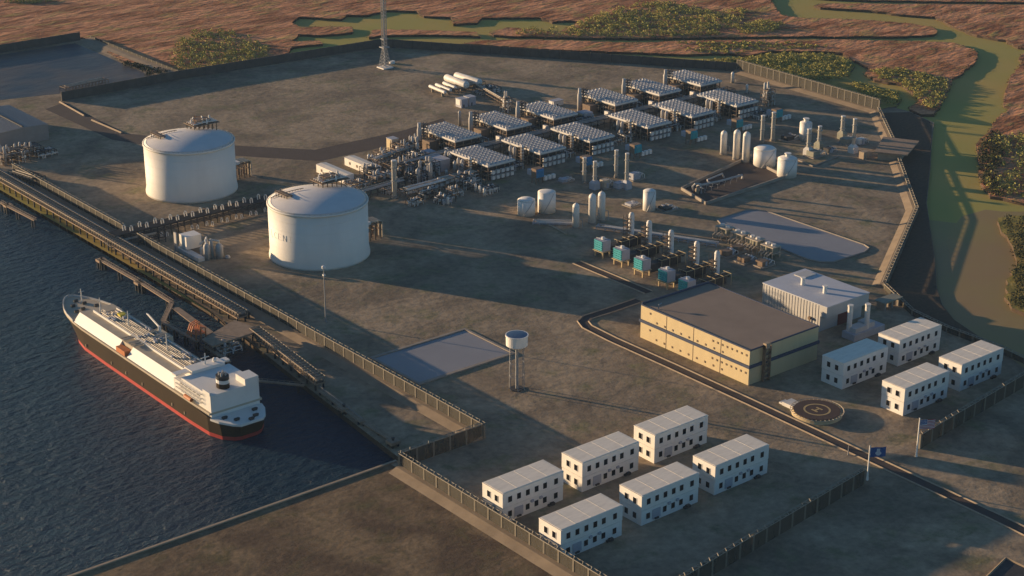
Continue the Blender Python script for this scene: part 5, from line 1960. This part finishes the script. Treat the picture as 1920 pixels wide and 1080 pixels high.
# ================================================================ SHIP
def ship():
    XC = 506.0
    o = root("gas_carrier", (XC, 1020, -4), "long gas carrier ship with a black hull, red waterline and white deck trunk", "ship")
    st = [(891, 8.5, 6), (895, 12.5, 10), (904, 17.6, 15.5), (915, 20, 19), (940, 20, 20), (1000, 20, 20), (1060, 20, 20), (1095, 20, 19.3), (1112, 19, 16.5), (1125, 17.2, 12), (1136, 14.5, 7.5), (1145, 11, 4),
          (1152, 7.6, 1.6), (1157, 4, .5), (1159.5, .6, .2)]
    zl = [(-7, 0), (-4.2, 0), (-1.3, .1), (2, .3), (7, .65), (11.6, .95)]
    def half(i, f_):
        y, d_, w_ = st[i]
        return w_ + (d_ - w_) * f_
    def yy(i, f_):
        y = st[i][0]
        if y > 1100:
            return y - (y - 1100) * .16 * (1 - f_)
        if y < 900:
            return y + (900 - y) * .6 * (1 - f_)
        return y
    def topz(i, z):
        y = st[i][0]
        return z - 3.6 if (y < 910 and z > 10) else (z - 1.2 if (y < 918 and z > 10) else z)
    def band(z0, z1):
        mb = MB()
        lv = [q_ for q_ in zl if z0 - .01 <= q_[0] <= z1 + .01]
        n = len(st)
        ring = []
        for (z, f_) in lv:
            rg = [(XC - half(i, f_), yy(i, f_), topz(i, z)) for i in range(n)] + [(XC + half(i, f_), yy(i, f_), topz(i, z)) for i in reversed(range(n))]
            ring.append(rg)
        m_ = len(ring[0])
        vs_ = [v for rg in ring for v in rg]
        fs = []
        for k in range(len(lv) - 1):
            for i in range(m_):
                i2 = (i + 1) % m_
                fs.append((k * m_ + i, (k + 1) * m_ + i, (k + 1) * m_ + i2, k * m_ + i2))
        return mb.add(vs_, fs)
    band(-7, -1.3).build("waterline_band", 'red', o, True)
    band(-1.3, 11.6).build("hull", 'hull', o, True)
    mb = MB()
    top = [(XC - st[i][1], st[i][0]) for i in range(4, len(st))] + [(XC + st[i][1], st[i][0]) for i in reversed(range(4, len(st)))]
    top = [(XC + 19.8, 911.9), (XC - 19.8, 911.9)] + top
    mb.prism(top, 11.55, 13.0)
    mb.build("main_deck", 'deck', o, True)
    # bulwark around the bow
    mb = MB()
    for s_ in (-1, 1):
        for i in range(8, len(st) - 1):
            a = (XC + s_ * st[i][1], st[i][0])
            b_ = (XC + s_ * st[i + 1][1], st[i + 1][0])
            mb.add([(a[0], a[1], 13), (b_[0], b_[1], 13), (b_[0], b_[1], 14.6), (a[0], a[1], 14.4),
                    (a[0] - s_ * .5, a[1] - .2, 13), (b_[0] - s_ * .5, b_[1] - .4, 13), (b_[0] - s_ * .5, b_[1] - .4, 14.6), (a[0] - s_ * .5, a[1] - .2, 14.4)],
                   [(0, 1, 2, 3), (5, 4, 7, 6), (3, 2, 6, 7)])
    mb.build("bulwark", 'greyclad', o, True)
    # sloped white trunk, in two lengths with a gap at the manifold
    def trunk(y0, y1, nm):
        mb = MB()
        xs = [(-18.6, 13.0), (-13.2, 19.2), (13.2, 19.2), (18.6, 13.0)]
        vs_ = [(XC + x, y0, z) for x, z in xs] + [(XC + x, y1, z) for x, z in xs]
        mb.cur = 0
        mb.add(vs_, [(0, 1, 5, 4), (2, 3, 7, 6), (0, 3, 2, 1), (4, 5, 6, 7)])
        mb.cur = 1
        mb.add(vs_, [(1, 2, 6, 5)])
        mb.build(nm, ['shipw', 'deck'], o, True)
    trunk(1044, 1111, "forward_trunk")
    trunk(961.02, 1028, "aft_trunk")
    mb = MB()
    mb.box(XC - 13.2, 1028, 13.01, XC + 18, 1044, 19.15)
    mb.build("manifold_house", 'deck', o, True)
    MB().box(XC - 19.2, 1030, 13.0, XC - 14.2, 1043, 16.6).build("side_platform", 'orange', o, True)
    mb = MB()
    # raised centre ridge with pipes
    mb.box(XC - 5.5, 963, 19.2, XC - 4.8, 1105, 21.0)
    mb.box(XC + 10.5, 962, 19.2, XC + 11.0, 1100, 20.2)
    mb.build("deck_ridge", 'shipw', o, True)
    rnd = random.Random(9)
    mb = MB()
    for k in range(8):
        x = XC - 4 + k * 1.5
        mb.tube([(x, rnd.uniform(964, 975), 20.8), (x, rnd.uniform(1088, 1102), 20.8)], rnd.choice((.3, .45)), 6)
    for k in range(22):
        y = 966 + k * 6.2
        mb.bar((XC - 4.5, y, 20.2), (XC + 8, y, 20.2), .5)
    for k in range(14):
        y = rnd.uniform(1026, 1046)
        mb.tube([(XC - 14, y, 20.6), (XC + 15, y, 20.6)], .35, 6)
    mb.build("deck_pipe", 'pipe', o, True)
    mb = MB()
    for k in range(60):
        x, y = XC + rnd.uniform(-4, 9), rnd.choice((rnd.uniform(1022, 1050), rnd.uniform(1075, 1092), rnd.uniform(975, 995)))
        mb.cbox(x, y, 19.2, rnd.uniform(.8, 2.4), rnd.uniform(.8, 2.4), rnd.uniform(1, 3.2))
    mb.build("deck_equipment", 'greybox', o, True)
    MB().cbox(XC + 6, 1082, 19.2, 5, 5, 3.4).build("yellow_locker", 'yellow', o, True)
    ml = None
    for (x, y, h_) in ((XC - 2, 1100, 12), (XC + 1, 1062, 13), (XC + 1, 1005, 14), (XC + 3, 1142, 11)):
        z0 = 13 if y > 1112 else 19.2
        mb = MB().lathe(x, y, [(.5, z0), (.3, z0 + h_)], 6).bar((x - 2, y, z0 + h_ * .8), (x + 2, y, z0 + h_ * .8), .3)
        mb.build("mast", 'pale', o, True)
    mb = MB()
    mb.lathe(XC + 14, 1040, [(1.1, 13), (1.1, 24)], 10)
    mb.tube([(XC + 14, 1040, 23), (XC + 14, 1058, 28)], .55, 6)
    mb.bar((XC + 14, 1040, 24), (XC + 14, 1056, 28.5), .3)
    mb.build("deck_crane", 'shipw', o, True)
    mb = MB()
    for (x, y) in ((-6, 1138), (3, 1138), (-9, 1126), (8, 1128), (0, 1146), (-3, 1128), (5, 1120)):
        MB().cbox(XC + x, y, 13, 2.6, 1.8, 1.8).tube([(XC + x - 1.6, y, 14), (XC + x + 1.6, y, 14)], 1.0, 8).build("winch", 'dsteel', o, True)
    # superstructure
    MB().box(XC - 18.2, 911.95, 9.3, XC + 18.2, 961, 21).build("accommodation_block", 'shipw', o, True)
    mb = MB()
    mb.box(XC - 18.2, 912, 21.01, XC + 18.2, 950, 25)
    mb.box(XC + 8, 912, 25.0, XC + 18.2, 924, 29.5)
    mb.build("upper_deckhouse", 'shipw', o, True)
    mb = MB()
    mb.box(XC - 10, 950.01, 21.01, XC + 15, 960.5, 27)
    mb.build("wheelhouse", 'shipw', o, True)
    MB().box(XC - 20.5, 953, 25.2, XC - 10.01, 958.5, 26.4).build("bridge_wing", 'shipw', o, True)
    MB().box(XC + 15.01, 953, 25.2, XC + 20.5, 958.5, 26.4).build("bridge_wing", 'shipw', o, True)
    mb = MB()
    mb.box(XC - 9.8, 960.51, 23.8, XC + 13.8, 960.7, 25.6)
    mb.build("bridge_window", 'window', o, True)
    mb = MB()
    for z in (14.8, 17.6, 20.4):
        for k in range(5):
            y = 926 + k * 5.4
            mb.box(XC - 18.5, y, z, XC - 18.18, y + 3.6, z + 1.4)
    mb.build("cabin_window", 'window', o, True)
    mb = MB()
    for z in (16.6, 19.4, 22.6):
        mb.box(XC - 20.0, 922, z, XC - 18.21, 956, z + .3)
        for k in range(10):
            mb.bar((XC - 19.9, 922 + 3.7 * k, z), (XC - 19.9, 922 + 3.7 * k, z + 1.3), .2)
        mb.bar((XC - 19.9, 922, z + 1.3), (XC - 19.9, 956, z + 1.3), .2)
    mb.build("side_gallery", 'shipw', o, True)
    MB().tube([(XC - 20.2, 934, 14.9), (XC - 20.2, 943, 14.9)], 1.4, 8).build("lifeboat", 'orange', o, True)
    # funnel
    fx, fy = XC - 4, 920
    mb = MB()
    def ell(z0, z1, k0=1, k1=1):
        m_ = MB()
        n = 16
        vs_ = []
        for z, k in ((z0, k0), (z1, k1)):
            for i in range(n):
                t = 2 * math.pi * i / n
                vs_.append((fx + 4.2 * k * math.cos(t), fy + 5.2 * k * math.sin(t), z))
        m_.add(vs_, [(i, (i + 1) % n, n + (i + 1) % n, n + i) for i in range(n)] + [tuple(range(n, 2 * n))])
        return m_
    fn = ell(25.01, 28.5).build("funnel", 'hull', o, True)
    ell(28.5, 31, 1.001, 1).build("funnel_band", 'shipw', o, True)
    ell(31, 33.2).build("funnel_top", 'pile', o, True)
    mb = MB()
    for (dx, dy) in ((-1.6, -1.5), (1.6, -1.5), (-1.5, 1.6), (1.5, 1.8), (0, 0)):
        mb.lathe(fx + dx, fy + dy, [(.6, 33), (.6, 35.6)], 8)
    mb.build("exhaust_pipe", 'silver', o, True)
    # radar mast, aft deck
    mb = MB()
    mb.bar((XC + 3, 955, 26.5), (XC + 3, 955, 35), .7)
    mb.bar((XC, 955, 32), (XC + 6, 955, 32), .5)
    mb.lathe(XC + 10, 955, [(.4, 26.5), (1.4, 28), (1.2, 29.5), (.3, 30)], 10)
    mb.build("radar_mast", 'shipw', o, True)
    mb = MB()
    mb.prism([(XC - 8.3, 891.3), (XC + 8.3, 891.3), (XC + 12.3, 895.2), (XC + 17.4, 904.2), (XC + 19.4, 911.9), (XC - 19.4, 911.9), (XC - 17.4, 904.2), (XC - 12.3, 895.2)], 7.9, 9.4)
    mb.build("poop_deck", 'shipw', o, True)
    mb = MB()
    for (x, y) in ((-7, 899), (6, 897), (10, 905), (-12, 906), (1, 894)):
        MB().cbox(XC + x, y, 9.4, 3, 1.8, 1.6).tube([(XC + x - 2, y, 10.4), (XC + x + 2, y, 10.4)], .7, 8).build("mooring_winch", 'dsteel', o, True)
    mb = MB()
    for (x, y) in ((-18.6, 913), (17.6, 913)):
        mb.box(XC + x, y - 1, 25, XC + x + 1, y + 8, 27.2)
    mb.build("vent_house", 'shipw', o, True)
    # draught marks / fender lamps on the side
    mb = MB()
    for y in (1090, 1050, 1028, 1004, 962, 945):
        mb.cbox(XC - 20.2, y, .6, .7, .8, 2.0)
    mb.build("side_mark", 'kerb', o, True)
    return o


ship()
# mooring lines from ship to dolphins are too thin to see and left out

# ================================================================ SMALL SITE THINGS
hz = MB().box(-4000, -1500, -9.5, 5200, 5200, 560)
ho = hz.build("haze", 'soil')
ho['kind'] = 'stuff'
ho['label'] = "thin blue air over the whole plant"
ho['category'] = "haze"
hm = bpy.data.materials.new("air")
hm.use_nodes = True
hn = hm.node_tree
for n_ in list(hn.nodes):
    if n_.type != 'OUTPUT_MATERIAL':
        hn.nodes.remove(n_)
pv = hn.nodes.new("ShaderNodeVolumePrincipled")
pv.inputs["Color"].default_value = (0.5, 0.72, 1.0, 1)
pv.inputs["Density"].default_value = 0.00002
pv.inputs["Anisotropy"].default_value = 0.0
hn.links.new(pv.outputs[0], hn.nodes["Material Output"].inputs["Volume"])
ho.data.materials.clear()
ho.data.materials.append(hm)
